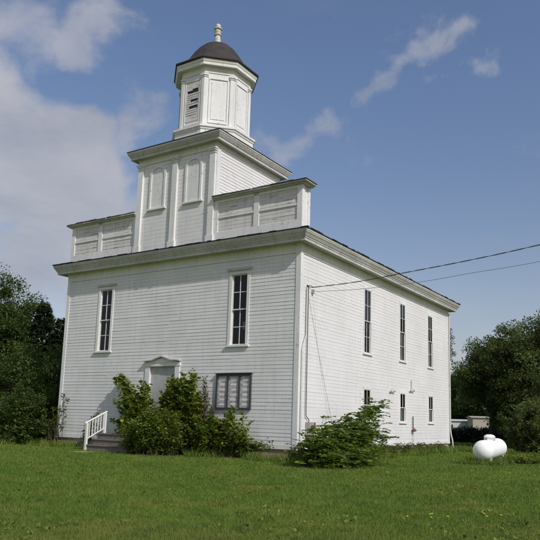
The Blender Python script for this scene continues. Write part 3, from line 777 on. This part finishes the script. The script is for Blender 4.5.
def shoots(name, label, cat, base_pts, ells, n, mat, leaf, step=.06, group=None, aspect=.5, stem='bark', start=.25, arch=.25, ldroop=.2, stem_r=.012, compound=False, jitter=.05, shell=.25, targets=None):
    """shrub of curved shoots, leaves set along each shoot"""
    b0 = np.mean(np.array(base_pts, float), axis=0); e = empty(name, tuple(b0), label, cat, group)
    T, _ = in_ellipsoids(ells, n, shell); T[:, 2] = np.maximum(T[:, 2], .12)
    if targets is not None: T = np.concatenate([T, np.array(targets, float)])
    P = []; Dd = []; m = MB(); BP = np.array(base_pts, float)
    for i, tpt in enumerate(T):
        dist = np.linalg.norm(BP[:, :2]-tpt[:2], axis=1); b = BP[np.argmin(dist+rng.uniform(0, .5, len(BP)))]+np.append(rng.normal(size=2)*.12, 0)
        L = np.linalg.norm(tpt-b); c = b*.45+tpt*.55; c[2] = b[2]+(tpt[2]-b[2])*(.55+arch)+rng.normal()*.05; c[:2] = b[:2]+(tpt[:2]-b[:2])*.35+rng.normal(size=2)*.06*L
        k = max(3, int(L/step)); t = np.linspace(start, 1, k)[:, None]
        q = (1-t)**2*b+2*t*(1-t)*c+t*t*tpt; tg = 2*(1-t)*(c-b)+2*t*(tpt-c); tg /= np.linalg.norm(tg, axis=1, keepdims=True)+1e-6
        sd = np.cross(tg, [0, 0, 1.]); sd /= np.linalg.norm(sd, axis=1, keepdims=True)+1e-6
        if compound:    # pinnate fronds: leaflets in two rows on short rachises
            for j in range(int(k*.35), k, 3):
                a = rng.uniform(0, 2*PI); fd = np.array([math.cos(a), math.sin(a), rng.uniform(-.1, .45)])+tg[j]*.6; fd /= np.linalg.norm(fd); fl = leaf*rng.uniform(3.2, 5)
                s2 = np.cross(fd, [0, 0, 1.]); s2 /= np.linalg.norm(s2)+1e-6
                for w in np.linspace(.15, 1, 9):
                    pos = q[j]+fd*fl*w-np.array([0, 0, .35*fl*w*w])
                    for s_ in (-1, 1): P.append(pos); Dd.append(s2*s_*2.2+fd*1.0)
        else:
            for s_ in (-1, 1):
                P.extend(q+rng.normal(size=q.shape)*jitter); Dd.extend(sd*s_*.9+tg*.5)
        if i % 2 == 0 or n < 40:
            tt = np.linspace(0, 1, 5)[:, None]; qq = (1-tt)**2*b+2*tt*(1-tt)*c+tt*tt*tpt
            m.tube([tuple(x) for x in qq], [stem_r*(1.3-.9*f) for f in np.linspace(0, 1, 5)], 5)
    P = np.array(P); Dd = np.array(Dd); keep = P[:, 2] > .02
    np_mesh('foliage', leaf_polys(P[keep], leaf, Dd[keep], ldroop, aspect, .5 if not compound else .22), 4, mat, e)
    m.build('stem', M[stem], e)
    return e

# --- by the building
S = M
shoots('climbing_shrub', 'leafy climbing shrub with a tall wisp, between white railing and door', 'shrub', [(-7.6, -.45, .6), (-7.2, -.5, .6), (-6.9, -.6, .6)],
       [((-7.35, -.5, 1.45), (.6, .38, .85)), ((-6.8, -.6, 1.6), (.62, .42, .9)), ((-7.1, -.8, 1.0), (.8, .5, .5)), ((-8.05, -.45, 1.4), (.38, .28, .85)), ((-7.7, -.4, 1.9), (.3, .2, .4)), ((-8.42, -.35, 3.0), (.3, .16, .28)), ((-8.25, -.35, 2.5), (.12, .12, .35)), ((-7.9, -.35, 2.3), (.2, .15, .25))], 190, M['leaf_vine'], .14, .055, aspect=.85, targets=[(-7.0, -.6, 2.75), (-6.6, -.7, 2.55), (-7.5, -.5, 2.6), (-8.6, -.4, 2.0), (-8.5, -.6, 1.2), (-6.5, -1.0, 2.2), (-7.2, -1.1, 2.1), (-7.8, -.9, 1.8)])
shoots('mounded_shrub', 'rounded yellow-green shrub mound in front of the entrance steps', 'shrub', [(-5.8, -2.0, 0), (-5.3, -2.1, 0), (-4.8, -2.0, 0), (-4.3, -1.7, 0)],
       [((-5.45, -2.05, .75), (.95, .6, .72)), ((-4.85, -2.0, .85), (.9, .6, .8)), ((-4.2, -1.75, .6), (.75, .5, .6)), ((-5.95, -2.05, .45), (.5, .4, .45)), ((-5.0, -1.6, 1.35), (.8, .45, .4)), ((-5.8, -1.6, 1.0), (.5, .3, .3))], 470, M['leaf_shrub'], .092, .04, aspect=.55, shell=.15, targets=[(-5.9, -2.3, 1.25), (-5.5, -2.1, 1.75), (-5.1, -2.2, 1.9), (-4.7, -2.1, 1.85), (-4.3, -2.0, 1.6), (-6.2, -2.3, .8), (-5.3, -2.7, 1.1), (-4.6, -2.6, 1.0), (-3.7, -2.0, 1.15), (-4.0, -2.4, .9)])
shoots('tall_shrub', 'tall dense green shrub against the wall right of the door', 'shrub', [(-5.3, -.6, 0), (-4.7, -.6, 0), (-4.3, -.7, 0)],
       [((-5.15, -.6, 1.9), (.65, .45, .85)), ((-4.6, -.6, 1.85), (.65, .45, .95)), ((-4.5, -.7, 1.0), (.9, .5, .9)), ((-5.6, -.6, 1.7), (.45, .35, .6)), ((-4.75, -.55, 2.7), (.4, .28, .35)), ((-4.05, -.6, 1.3), (.4, .33, 1.0))], 330, M['leaf_vine'], .135, .055, aspect=.85,
       targets=[(-4.0, -.9, 2.5), (-5.7, -.8, 2.3), (-5.0, -1.1, 2.4), (-4.4, -1.1, 2.2), (-3.75, -.8, 1.9), (-5.2, -.8, 2.9), (-4.9, -.5, 3.05), (-4.45, -.5, 3.1), (-4.25, -.5, 2.85), (-5.6, -.5, 2.7), (-5.35, -.5, 2.85)])
shoots('reddish_weed', 'tall thin reddish weed standing left of the notice board', 'weed', [(-3.9, -.5, 0), (-3.7, -.5, 0), (-3.45, -.45, 0)],
       [((-3.80, -.45, 2.25), (.13, .12, .6)), ((-3.72, -.45, 1.4), (.3, .2, .7)), ((-3.4, -.45, 1.35), (.22, .15, .4))], 44, M['leaf_red'], .075, .042, aspect=.5, stem_r=.008)
shoots('trailing_shrub', 'low straggling shrub trailing right along the brick base below the notice board', 'shrub', [(-3.4, -.8, 0), (-2.7, -.7, 0), (-2.0, -.6, 0)],
       [((-3.4, -.9, .7), (.85, .5, .65)), ((-2.6, -.7, .75), (.7, .4, .65)), ((-1.9, -.6, .5), (.7, .33, .42)), ((-1.3, -.5, .45), (.5, .22, .22)), ((-2.55, -.5, 1.3), (.35, .2, .35)), ((-3.1, -.6, 1.2), (.4, .25, .4))], 190, M['leaf_vine'], .125, .055, aspect=.75,
       targets=[(-3.5, -1.3, 1.4), (-3.0, -1.1, 1.5), (-2.3, -1.0, 1.35), (-1.7, -.9, 1.0), (-3.2, -1.3, 1.0), (-2.0, -.9, .6), (-2.5, -.4, 1.8), (-2.1, -.4, 1.55), (-1.7, -.4, 1.25), (-.85, -.4, .62), (-.75, -.4, .52)])
shoots('sapling', 'thin leaning sapling at the left front corner of the hall', 'sapling', [(-12.5, -.5, 0), (-12.2, -.5, 0)],
       [((-12.2, -.5, 1.5), (.45, .3, .7)), ((-12.6, -.6, .9), (.5, .3, .6))], 20, M['leaf_weed'], .12, .07, aspect=.5, targets=[(-11.6, -.4, 2.05), (-11.9, -.4, 2.3)])
shoots('sapling', 'small leafy sapling on the front wall just left of the white railing', 'sapling', [(-10.2, -.5, 0), (-10.0, -.5, 0)],
       [((-9.95, -.45, .85), (.3, .2, .5))], 16, M['leaf_weed'], .13, .06, aspect=.5, targets=[(-9.6, -.4, 1.5), (-9.75, -.4, 1.35)])
shoots('sumac_bush', 'big bright sumac bush at the front right corner of the hall', 'bush', [(1.9, -2.3, 0), (1.9, -1.4, 0), (1.9, -.3, 0), (1.8, .7, 0), (1.7, 1.6, 0)],
       [((2.0, -2.2, .45), (.8, .8, .5)), ((2.0, -1.0, .70), (.95, 1.0, .65)), ((1.85, .4, .8), (.95, 1.0, .65)), ((1.7, 1.9, 1.0), (.75, .9, .75)), ((2.2, -.6, .35), (1.2, 2.2, .4)), ((2.6, -1.6, .3), (.8, 1.2, .3))], 330, M['leaf_sumac'], .12, .07, aspect=.5, compound=True, stem_r=.014,
       targets=[(1.5, 3.2, 2.05), (1.6, 2.8, 1.9), (1.6, 3.6, 2.1), (1.5, 4.0, 2.0), (1.4, 3.5, 2.25), (1.4, 3.8, 2.15), (1.5, 2.4, 1.8), (1.6, 2.2, 1.6), (1.6, -1.0, 1.45), (1.7, .2, 1.45), (1.6, 3.6, 1.3), (1.9, -1.8, 1.1), (1.5, 3.0, 1.9), (1.5, 3.9, 1.8)])
shoots('corner_weeds', 'leafy weeds hugging the brick base at the front right corner, left of the sumac', 'weed', [(.3, -.6, 0), (.5, -.3, 0), (.4, -.9, 0)],
       [((.45, -.6, .38), (.4, .6, .35))], 40, M['leaf_weed'], .09, .05)
for i, (y, xw, h, lb) in enumerate(((4.3, .9, .6, 'low weeds by the side wall directly behind the sumac'), (6.3, .8, .55, 'low brownish weeds by the side wall below the first window'), (8.6, .7, .5, 'low weeds by the side wall below the twin floodlight'), (10.9, .7, .45, 'low weeds by the side wall below the gas regulator'), (13.2, .6, .42, 'low weeds by the side wall below the last window'))):
    shoots('wall_weeds', lb, 'weed', [(xw*.6, y-.7, 0), (xw*.6, y, 0), (xw*.6, y+.7, 0)], [((xw*.7, y, h*.5), (.45, 1.25, h*.6))], 75, M['leaf_red'] if i == 1 else M['leaf_weed'], .085, .055, group='weed clumps along the side wall')

# --- left wood
shoots('thicket_bush', 'dark bush left of the hall at the lawn edge, nearest the frame edge', 'bush', [(-13.9, -1.2, 0), (-14.4, -.6, 0)], [((-14.0, -1.0, 1.2), (1.3, 1.0, 1.4)), ((-13.8, -1.6, .6), (1.2, .7, .7))], 330, M['leaf_mid'], .12, .055, aspect=.55)
shoots('thicket_bush', 'dark leafy bush touching the left corner of the hall', 'bush', [(-14.6, 1.2, 0), (-14.2, .6, 0)], [((-14.5, 1.1, 1.4), (1.1, 1.0, 1.5)), ((-13.9, .3, .6), (.8, .7, .6))], 300, M['leaf_mid'], .12, .055, aspect=.55)
tree('broadleaf_tree', 'mid-green understorey tree left of the hall, in front of the tall dark trees', 'tree', (-17.3, 1.2, 0), [((-17.3, 1.2, 2.6), (2.1, 2.0, 2.0)), ((-18.8, .2, 2.2), (1.6, 1.6, 1.6))], .14, 95, 95, .62, .2, M['leaf_mid'])
tree('broadleaf_tree', 'tall dark broadleaf tree at the left edge of the photo', 'tree', (-24.5, 3.0, 0), [((-25.4, 4.4, 6.4), (2.8, 2.8, 3.6)), ((-27.6, 2.4, 6.0), (3.0, 3.0, 3.4)), ((-24.6, 5.2, 5.6), (2.2, 2.4, 3.0)), ((-24.5, 3.4, 2.8), (3.6, 3.4, 2.4))], .35, 250, 110, .85, .26, M['leaf_dark'])
tree('broadleaf_tree', 'dark round-topped tree between the left edge tree and the pointed conifer', 'tree', (-26.4, 7.2, 0), [((-26.4, 7.2, 6.0), (2.1, 2.1, 2.7)), ((-24.6, 8.0, 3.0), (2.8, 2.6, 2.4))], .3, 170, 105, .8, .26, M['leaf_dark'])
conifer('spruce_tree', 'dark pointed conifer just left of the hall', (-24.3, 7.7, 0), 8.6, 2.5, 620, .20, M['leaf_needle'])
conifer('spruce_tree', 'shorter dark conifer nearest the left wall of the hall', (-22.8, 7.9, 0), 7.5, 1.7, 420, .20, M['leaf_needle'])
tree('broadleaf_tree', 'dark low tree filling the gap behind the left corner bushes', 'tree', (-20.5, 6.4, 0), [((-20.5, 6.4, 2.6), (2.6, 2.6, 2.3))], .2, 110, 100, .75, .24, M['leaf_dark'])
for i, (x, y, h, lb) in enumerate(((-34, 2, 9.5, 'big dark tree beyond the left frame edge, nearest'), (-31, 12, 8.5, 'dark tree behind the round-topped tree on the left'), (-33, 22, 8.5, 'dark tree far back behind the left conifers'))):
    tree('broadleaf_tree', lb, 'tree', (x, y, 0), [((x, y, h*.62), (4, 4, h*.34)), ((x+1, y, h*.33), (4.2, 4, h*.3))], .35, 130, 80, 1.2, .38, M['leaf_dark'])

# --- right side
shoots('roadside_bush', 'olive green bush at the right edge behind the white tank', 'bush', [(4.6, 13.4, 0), (5.4, 13.4, 0), (5.0, 14.2, 0)], [((4.9, 14.0, 1.45), (1.35, 1.3, 1.2)), ((5.6, 13.2, 1.0), (1.3, 1.2, 1.0)), ((4.3, 14.3, 1.0), (.9, 1.0, .8)), ((5.0, 14.1, 2.3), (.9, .9, .4))], 520, M['leaf_willow'], .12, .055, aspect=.5, shell=.2)
shoots('tank_weeds', 'yellowish weeds in front of the right end of the tank', 'weed', [(5.85, 6.1, 0), (6.1, 6.3, 0), (6.6, 6.6, 0)], [((5.8, 6.1, .22), (.3, .5, .26)), ((6.4, 6.5, .22), (.6, .5, .22))], 80, M['leaf_shrub'], .09, .05)
T = lambda n_, lb, base, ells, tr, n, per, rc, lf, mt: tree(n_, lb, 'tree', base, ells, tr, n, per, rc, lf, mt)
T('willow_tree', 'tall olive tree at the right edge of the photo, tallest of the right group', (3.6, 25.2, 0), [((4.6, 25.6, 6.6), (3.0, 3.0, 3.0)), ((2.4, 25.2, 5.6), (2.6, 2.8, 2.6)), ((4.2, 24.2, 3.4), (3.6, 3.0, 2.6))], .38, 330, 115, .8, .24, M['leaf_willow'])
T('willow_tree', 'rounded olive tree left of the tallest right-hand tree, behind the tank', (-.2, 25.8, 0), [((.3, 25.6, 5.2), (2.1, 2.4, 2.3)), ((-1.2, 25.8, 4.7), (1.4, 2.0, 1.6)), ((1.9, 25.6, 2.6), (2.0, 2.2, 2.2)), ((.2, 25.9, 4.0), (1.6, 1.8, 1.4))], .3, 240, 110, .7, .23, M['leaf_willow'])
T('broadleaf_tree', 'dark tree filling the shade behind the shed and the olive trees', (2.6, 33, 0), [((1.4, 33, 3.6), (2.2, 3.0, 3.2)), ((4.5, 32, 4.2), (3.5, 3.0, 3.5))], .3, 180, 90, 1.0, .32, M['leaf_dark'])
T('broadleaf_tree', 'broad dark tree far off behind the white mobile home', (-19.5, 78, 0), [((-19.5, 78, 5.0), (5.5, 4.0, 4.8))], .3, 130, 90, 1.3, .5, M['leaf_dark'])
T('broadleaf_tree', 'small ragged crown peeping past the upper rear corner of the hall', (-9.3, 37.5, 0), [((-8.0, 37.5, 8.2), (1.7, 1.5, 1.5)), ((-8.6, 37.5, 9.2), (1.2, 1.2, 1.0))], .16, 60, 70, .55, .22, M['leaf_willow'])
T('broadleaf_tree', 'dark dense tree far off just right of the tan shed', (-4.6, 74, 0), [((-4.6, 74, 5.8), (5, 4, 5.4))], .3, 130, 90, 1.4, .5, M['leaf_dark'])
T('broadleaf_tree', 'dark tree behind the distant shed', (-11.5, 76, 0), [((-11.5, 76, 5.4), (6, 4, 5.2))], .3, 150, 90, 1.4, .5, M['leaf_dark'])
T('broadleaf_tree', 'tall dark tree behind the tallest olive tree on the right', (7, 38, 0), [((7, 38, 6), (4.5, 4, 4.2)), ((6, 37, 3), (4.5, 4, 3))], .35, 150, 90, 1.2, .36, M['leaf_dark'])
T('broadleaf_tree', 'dark tree beyond the right frame edge', (11, 27, 0), [((11, 27, 5.5), (3.8, 3.8, 3.6)), ((11, 27, 2.6), (4, 3.8, 2.6))], .35, 150, 90, 1.1, .34, M['leaf_mid'])
# dark hedge in front of the shed
hb = []
for x in np.linspace(-14, 2.5, 12): hb.append(((x+.0, 37-.35*(x+14)*.9, .55), (1.1, .8, .62)))
tree('dark_hedge', 'low dark hedge running behind the tank below the distant shed', 'hedge', (-6, 34, 0), hb, .05, 480, 80, .5, .26, M['leaf_hedge'], limbs=0, shell=.1)

# far woods closing the horizon
P = []
for _ in range(900):
    a = rng.uniform(-1.75, 1.1); dd = rng.uniform(105, 190); x, y = 12+dd*math.sin(a), -20+dd*math.cos(a)
    h = rng.uniform(3, 8)
    o_ = rng.normal(size=(60, 3)); o_ /= np.linalg.norm(o_, axis=1, keepdims=True); P.append(np.array([x, y, h*.5])+o_*[3.2, 3.2, h*.5])
P = np.concatenate(P); P = P[P[:, 2] > .1]
tag(np_mesh('far_woods', leaf_polys(P, 1.1, None, .1, .8), 4, M['leaf_dark']), 'far-off dark woods along the horizon', 'woods', kind='stuff')

# ------------------------------------------------------------------ ground and grass
m = MB(); n = 60; xs = np.linspace(-1, 1, n+1); xs = np.sign(xs)*np.abs(xs)**3*900
vs = [(x, y, 0) for y in xs for x in xs]; fs = [(j*(n+1)+i, j*(n+1)+i+1, (j+1)*(n+1)+i+1, (j+1)*(n+1)+i) for j in range(n) for i in range(n)]
m.add(vs, fs); tag(m.build('ground', M['lawn']), 'mown green lawn with drier yellowish patches', 'lawn', kind='structure')

def grass(N, dmin, dmax, hmin, hmax, wk, az0=-78, az1=14, filt=None):
    dd = np.exp(rng.uniform(math.log(dmin), math.log(dmax), N)); az = np.radians(rng.uniform(az0, az1, N))
    x = 12.11+dd*np.sin(az); y = -20.01+dd*np.cos(az)
    cl = np.sin(x*2.1+np.sin(y*1.3)*2)*np.sin(y*1.9+np.sin(x*.9)*2)   # clumps
    keep = ~((x > -W-.02) & (x < .02) & (y > -.02) & (y < D)) & ~((x > -8.7) & (x < -5.3) & (y > -2) & (y < 0))
    keep &= np.hypot(x+7.7, y+2.75) > rng.uniform(.3, .75, N)
    if filt is not None: keep &= filt(x, y)
    x, y, dd, cl = x[keep], y[keep], dd[keep], cl[keep]; N = len(x)
    h = rng.uniform(hmin, hmax, N)*(1+.3*cl); w = wk*np.maximum(dd, 7)*rng.uniform(.7, 1.3, N)
    a = rng.uniform(0, 2*PI, N); lean = rng.normal(size=(N, 2))*.45*h[:, None]
    b = np.stack([x, y, np.zeros(N)], 1); s = np.stack([np.cos(a)*w/2, np.sin(a)*w/2, np.zeros(N)], 1)
    tip = b+np.concatenate([lean, h[:, None]], 1)
    return np.stack([b-s, b+s, tip], 1)
G = np.concatenate([grass(760000, 6.0, 60, .025, .06, .00075), grass(15000, 6, 40, .07, .12, .0007)])
tag(np_mesh('grass', G, 3, M['blade']), 'short mown grass blades covering the lawn', 'grass', kind='stuff')
band = lambda x, y: ((x > -13.6) & (x < 1.6) & (y > -1.15+.5*np.sin(x*2.3)) & (y < 0) & ~((x > -1.3) & (x < .1) & (y > -.9))) | ((x > 0) & (x < 1.3+.4*np.sin(y*1.7)) & (y > -1.5) & (y < D+1)) | (((np.abs(x-5.2) < .75+.2*np.sin(y*5)) & (y > 3.7) & (y < 7.8))) | ((x > 3) & (x < 7) & (y > 11) & (y < 14)) | ((x < -13) & (y > -2.6+.4*np.sin(x*3)) & (y < 4) & (x > -19))
G = grass(420000, 14, 50, .12, .34, .0010, filt=band)
tag(np_mesh('tall_grass', G, 3, M['blade']), 'unmown taller grass along the foot of the walls and round the tank', 'grass', kind='stuff')

# broad-leaved lawn weeds (clover, plantain) in loose colonies
N = 1500; dd = np.exp(rng.uniform(math.log(6.5), math.log(30), N)); az = np.radians(rng.uniform(-70, 5, N))
x = 12.11+dd*np.sin(az); y = -20.01+dd*np.cos(az); k = (np.sin(x*1.3+2)*np.sin(y*1.1+np.sin(x*.7))+rng.normal(size=N)*.25 > .25) & ~((x > -13) & (x < .3) & (y > -1) & (y < D)); x, y = x[k], y[k]
C_ = np.repeat(np.stack([x, y, np.full(len(x), .03)], 1), 7, axis=0); Dv = rng.normal(size=C_.shape); Dv[:, 2] = np.abs(Dv[:, 2])*.5+.1
C_ = C_+rng.normal(size=C_.shape)*[.05, .05, .006]
tag(np_mesh('lawn_weeds', leaf_polys(C_, .045, Dv, -.1, .75, .5), 4, M['blade']), 'broad-leaved weeds and clover scattered through the lawn', 'weeds', kind='stuff')

# yellow wildflowers in the lawn
fl0 = None
spots = [(8.45, -10.9), (8.62, -10.45), (8.70, -10.62), (8.58, -10.25), (8.85, -10.35), (9.22, -9.80), (9.30, -9.95), (9.12, -9.55), (9.42, -9.62)]
for i, (x, y) in enumerate(spots):
    if fl0 is None:
        fl0 = empty('dandelion', (x, y, 0), 'small yellow dandelion in the lawn near the bottom right corner', 'flower', 'yellow dandelions in the lawn')
        s_ = MB().tube([(x, y, 0), (x+.005, y, .09)], .003, 5).build('stalk', M['leaf_weed'], fl0)
        h_ = MB().lathe((x+.005, y, .085), [(.005, 0), (.017, .006), (.019, .011), (.01, .015)], 10).build('flower_head', M['yellow'], fl0)
        parts = [s_, h_]
    else:
        r_ = fl0.copy(); col.objects.link(r_); r_.location = (x, y, random.uniform(-.02, .01))
        for q in parts: c_ = q.copy(); col.objects.link(c_); c_.parent = r_

# ------------------------------------------------------------------ sky, sun, camera
SUN = Vector((1.55, -.56, 1.42)).normalized()
el = math.asin(SUN.z); rot = math.atan2(SUN.x, SUN.y)
w = bpy.data.worlds.new('World'); sc.world = w; w.use_nodes = True; t = w.node_tree; N_ = t.nodes; L_ = t.links
bg = N_['Background']
sky = N_.new('ShaderNodeTexSky'); sky.sky_type = 'NISHITA'; sky.sun_disc = False; sky.sun_elevation = el; sky.sun_rotation = rot
sky.air_density = 1.0; sky.dust_density = 1.4; sky.ozone_density = 1.6; sky.altitude = 200
def wn(k, **kw):
    o = N_.new(k)
    for a_, b_ in kw.items(): setattr(o, a_, b_)
    return o
def lk(v, inp):
    if hasattr(v, 'links'): L_.new(v, inp)
    else: inp.default_value = v
def wm(op, a_, b_=None, clamp=False):
    o = wn('ShaderNodeMath', operation=op, use_clamp=clamp); lk(a_, o.inputs[0])
    if b_ is not None: lk(b_, o.inputs[1])
    return o.outputs[0]
tc = wn('ShaderNodeTexCoord'); vec = tc.outputs['Generated']
def wnoise(scale, detail, rough, sc3=(1, 1, 1), loc=(0, 0, 0), rotz=0, dist=.4):
    mp = wn('ShaderNodeMapping'); mp.inputs['Scale'].default_value = sc3; mp.inputs['Location'].default_value = loc; mp.inputs['Rotation'].default_value = rotz if hasattr(rotz, '__len__') else (0, 0, rotz)
    L_.new(vec, mp.inputs[0]); o = wn('ShaderNodeTexNoise'); o.inputs['Scale'].default_value = scale; o.inputs['Detail'].default_value = detail
    o.inputs['Roughness'].default_value = rough; o.inputs['Distortion'].default_value = dist; L_.new(mp.outputs[0], o.inputs[0]); return o.outputs[0]
def rng_(v, a_, b_, smooth=True):
    o = wn('ShaderNodeMapRange'); o.interpolation_type = 'SMOOTHSTEP' if smooth else 'LINEAR'; lk(v, o.inputs[0]); o.inputs[1].default_value = a_; o.inputs[2].default_value = b_; return o.outputs[0]
wp = wn('ShaderNodeTexNoise'); wp.inputs['Scale'].default_value = 9; wp.inputs['Detail'].default_value = 5; L_.new(vec, wp.inputs[0])
ws_ = wn('ShaderNodeVectorMath', operation='MULTIPLY_ADD'); L_.new(wp.outputs['Color'], ws_.inputs[0]); ws_.inputs[1].default_value = (.17, .17, .17)
wo = wn('ShaderNodeVectorMath', operation='SUBTRACT'); L_.new(vec, wo.inputs[0]); wo.inputs[1].default_value = (.085, .085, .085); L_.new(wo.outputs[0], ws_.inputs[2]); wvec = ws_.outputs[0]
def blob(d_, r_in, r_out):
    """1 near direction d_, 0 beyond r_out (distance on the unit sphere)"""
    q = wn('ShaderNodeVectorMath', operation='DISTANCE'); L_.new(wvec, q.inputs[0]); v = Vector(d_).normalized(); q.inputs[1].default_value = v
    return rng_(q.outputs['Value'], r_out, r_in)
def seg(d0, d1, r_in, r_out):
    o = None
    for k in range(5):
        v = Vector(d0).lerp(Vector(d1), k/4); b_ = blob(v, r_in, r_out); o = b_ if o is None else wm('MAXIMUM', o, b_)
    return o
def capsule(p0, p1, r_in, r_out):
    p0 = Vector(p0); e = Vector(p1)-p0; u = e/e.length_squared
    q = wn('ShaderNodeVectorMath', operation='SUBTRACT'); L_.new(wvec, q.inputs[0]); q.inputs[1].default_value = p0
    dt = wn('ShaderNodeVectorMath', operation='DOT_PRODUCT'); L_.new(q.outputs[0], dt.inputs[0]); dt.inputs[1].default_value = u
    tt = wm('MULTIPLY', dt.outputs['Value'], 1.0, True); sc_ = wn('ShaderNodeVectorMath', operation='SCALE'); sc_.inputs[0].default_value = e; L_.new(tt, sc_.inputs['Scale'])
    df = wn('ShaderNodeVectorMath', operation='DISTANCE'); L_.new(q.outputs[0], df.inputs[0]); L_.new(sc_.outputs[0], df.inputs[1])
    return rng_(df.outputs['Value'], r_out, r_in)
n1 = wnoise(3.2, 7, .58, (1, 1, 1.5), (.3, .1, .2)); n2 = wnoise(7.5, 7, .62, (1, 1, 1.8), (1.3, .7, 0)); n3 = wnoise(11, 8, .66, (1, 1, 1.4), (3.1, .4, .6), (0, .5, 0))
# big cloud bank low in the left of the sky, loose puffs, thin wisps to the right
ma = wm('MAXIMUM', blob((-.82, .47, .36), .07, .22), wm('MULTIPLY', blob((-.71, .49, .50), .02, .13), .8))
ma = wm('MAXIMUM', ma, wm('MULTIPLY', capsule((-.7745, .5894, .23), (-.74, .585, .32), .03, .16), .95))
ma = wm('MAXIMUM', ma, wm('MULTIPLY', blob((-.80, .57, .16), .03, .16), .85))
a1 = rng_(wm('ADD', n1, wm('MULTIPLY', ma, .58)), .76, 1.04)
mb = wm('MAXIMUM', capsule((-.69, .525, .50), (-.643, .552, .531), .0, .075), capsule((-.68, .61, .39), (-.65, .625, .43), .0, .06))
a2 = wm('MULTIPLY', rng_(wm('ADD', n2, wm('MULTIPLY', mb, .42)), .64, 1.0), .75)
mc = wm('MAXIMUM', capsule((-.4297, .7842, .4476), (-.2383, .8222, .5169), .0, .036), capsule((-.5264, .7523, .3962), (-.4303, .7984, .4212), .0, .055))
mc = wm('MAXIMUM', mc, wm('MULTIPLY', capsule((-.2909, .8429, .4526), (-.2206, .8562, .4672), .0, .032), .85))
a3 = wm('MULTIPLY', rng_(wm('ADD', n3, wm('MULTIPLY', mc, .40)), .60, .99), .62)
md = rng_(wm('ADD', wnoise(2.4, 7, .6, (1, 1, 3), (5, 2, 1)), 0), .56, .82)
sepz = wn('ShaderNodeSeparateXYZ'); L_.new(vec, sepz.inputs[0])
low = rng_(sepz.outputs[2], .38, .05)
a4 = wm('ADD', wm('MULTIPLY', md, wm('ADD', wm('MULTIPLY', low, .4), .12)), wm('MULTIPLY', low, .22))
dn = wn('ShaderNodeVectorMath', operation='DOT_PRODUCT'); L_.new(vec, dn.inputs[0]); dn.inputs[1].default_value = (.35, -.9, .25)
a5 = wm('MULTIPLY', rng_(wm('ADD', dn.outputs['Value'], wm('MULTIPLY', n1, .8)), .55, 1.05), .6)   # unseen broken cloud added behind the camera to lift and warm the fill
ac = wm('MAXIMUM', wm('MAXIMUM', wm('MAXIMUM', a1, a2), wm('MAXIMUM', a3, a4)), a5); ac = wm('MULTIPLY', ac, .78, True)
cr = wn('ShaderNodeValToRGB'); L_.new(wnoise(5, 6, .6, (1, 1, 1.6), (2, 2, 2)), cr.inputs[0])
cr.color_ramp.elements[0].position = .3; cr.color_ramp.elements[0].color = (3.5, 3.6, 4.2, 1); cr.color_ramp.elements[1].position = .72; cr.color_ramp.elements[1].color = (5.8, 5.65, 5.8, 1)
tint = wn('ShaderNodeMix', data_type='RGBA', blend_type='MULTIPLY'); tint.inputs[0].default_value = 1; L_.new(sky.outputs[0], tint.inputs[6])
tr_ = wn('ShaderNodeMix', data_type='RGBA'); L_.new(rng_(sepz.outputs[2], .0, .5, False), tr_.inputs[0]); tr_.inputs[6].default_value = (1.2, 1.0, .90, 1); tr_.inputs[7].default_value = (1.22, 1.20, 1.26, 1); L_.new(tr_.outputs[2], tint.inputs[7])
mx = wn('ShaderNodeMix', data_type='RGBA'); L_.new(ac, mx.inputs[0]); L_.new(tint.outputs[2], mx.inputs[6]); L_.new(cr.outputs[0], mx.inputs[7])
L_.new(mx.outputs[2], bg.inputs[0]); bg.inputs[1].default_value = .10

sl = bpy.data.lights.new('sun', 'SUN'); sl.energy = 3.3; sl.angle = R(.53); sl.color = (1.0, .965, .925)
so = bpy.data.objects.new('sun', sl); col.objects.link(so); so.rotation_euler = (-SUN).to_track_quat('-Z', 'Y').to_euler(); so.location = (20, -10, 30)

cam = bpy.data.cameras.new('camera'); cam.sensor_width = 36; cam.sensor_fit = 'HORIZONTAL'; cam.lens = 659.424/540*36
cam.shift_x = -11.687/540; cam.shift_y = 43.116/540; cam.clip_start = .1; cam.clip_end = 4000
co = bpy.data.objects.new('camera', cam); col.objects.link(co)
yaw, pitch, roll = -.57160497, .160291, .02796005
fw = Vector((math.sin(yaw)*math.cos(pitch), math.cos(yaw)*math.cos(pitch), math.sin(pitch)))
rt = fw.cross(Vector((0, 0, 1))).normalized(); up = rt.cross(fw)
r2 = rt*math.cos(roll)+up*math.sin(roll); u2 = -rt*math.sin(roll)+up*math.cos(roll)
co.matrix_world = Matrix(((r2.x, u2.x, -fw.x, 12.11368), (r2.y, u2.y, -fw.y, -20.01182), (r2.z, u2.z, -fw.z, 1.38910), (0, 0, 0, 1)))
sc.camera = co
sc.view_settings.view_transform = 'Standard'; sc.view_settings.look = 'None'; sc.view_settings.exposure = 0; sc.view_settings.gamma = 1
sc.view_settings.use_curve_mapping = False
sc.render.resolution_x = 1024; sc.render.resolution_y = 1024
sc.render.engine = 'CYCLES'
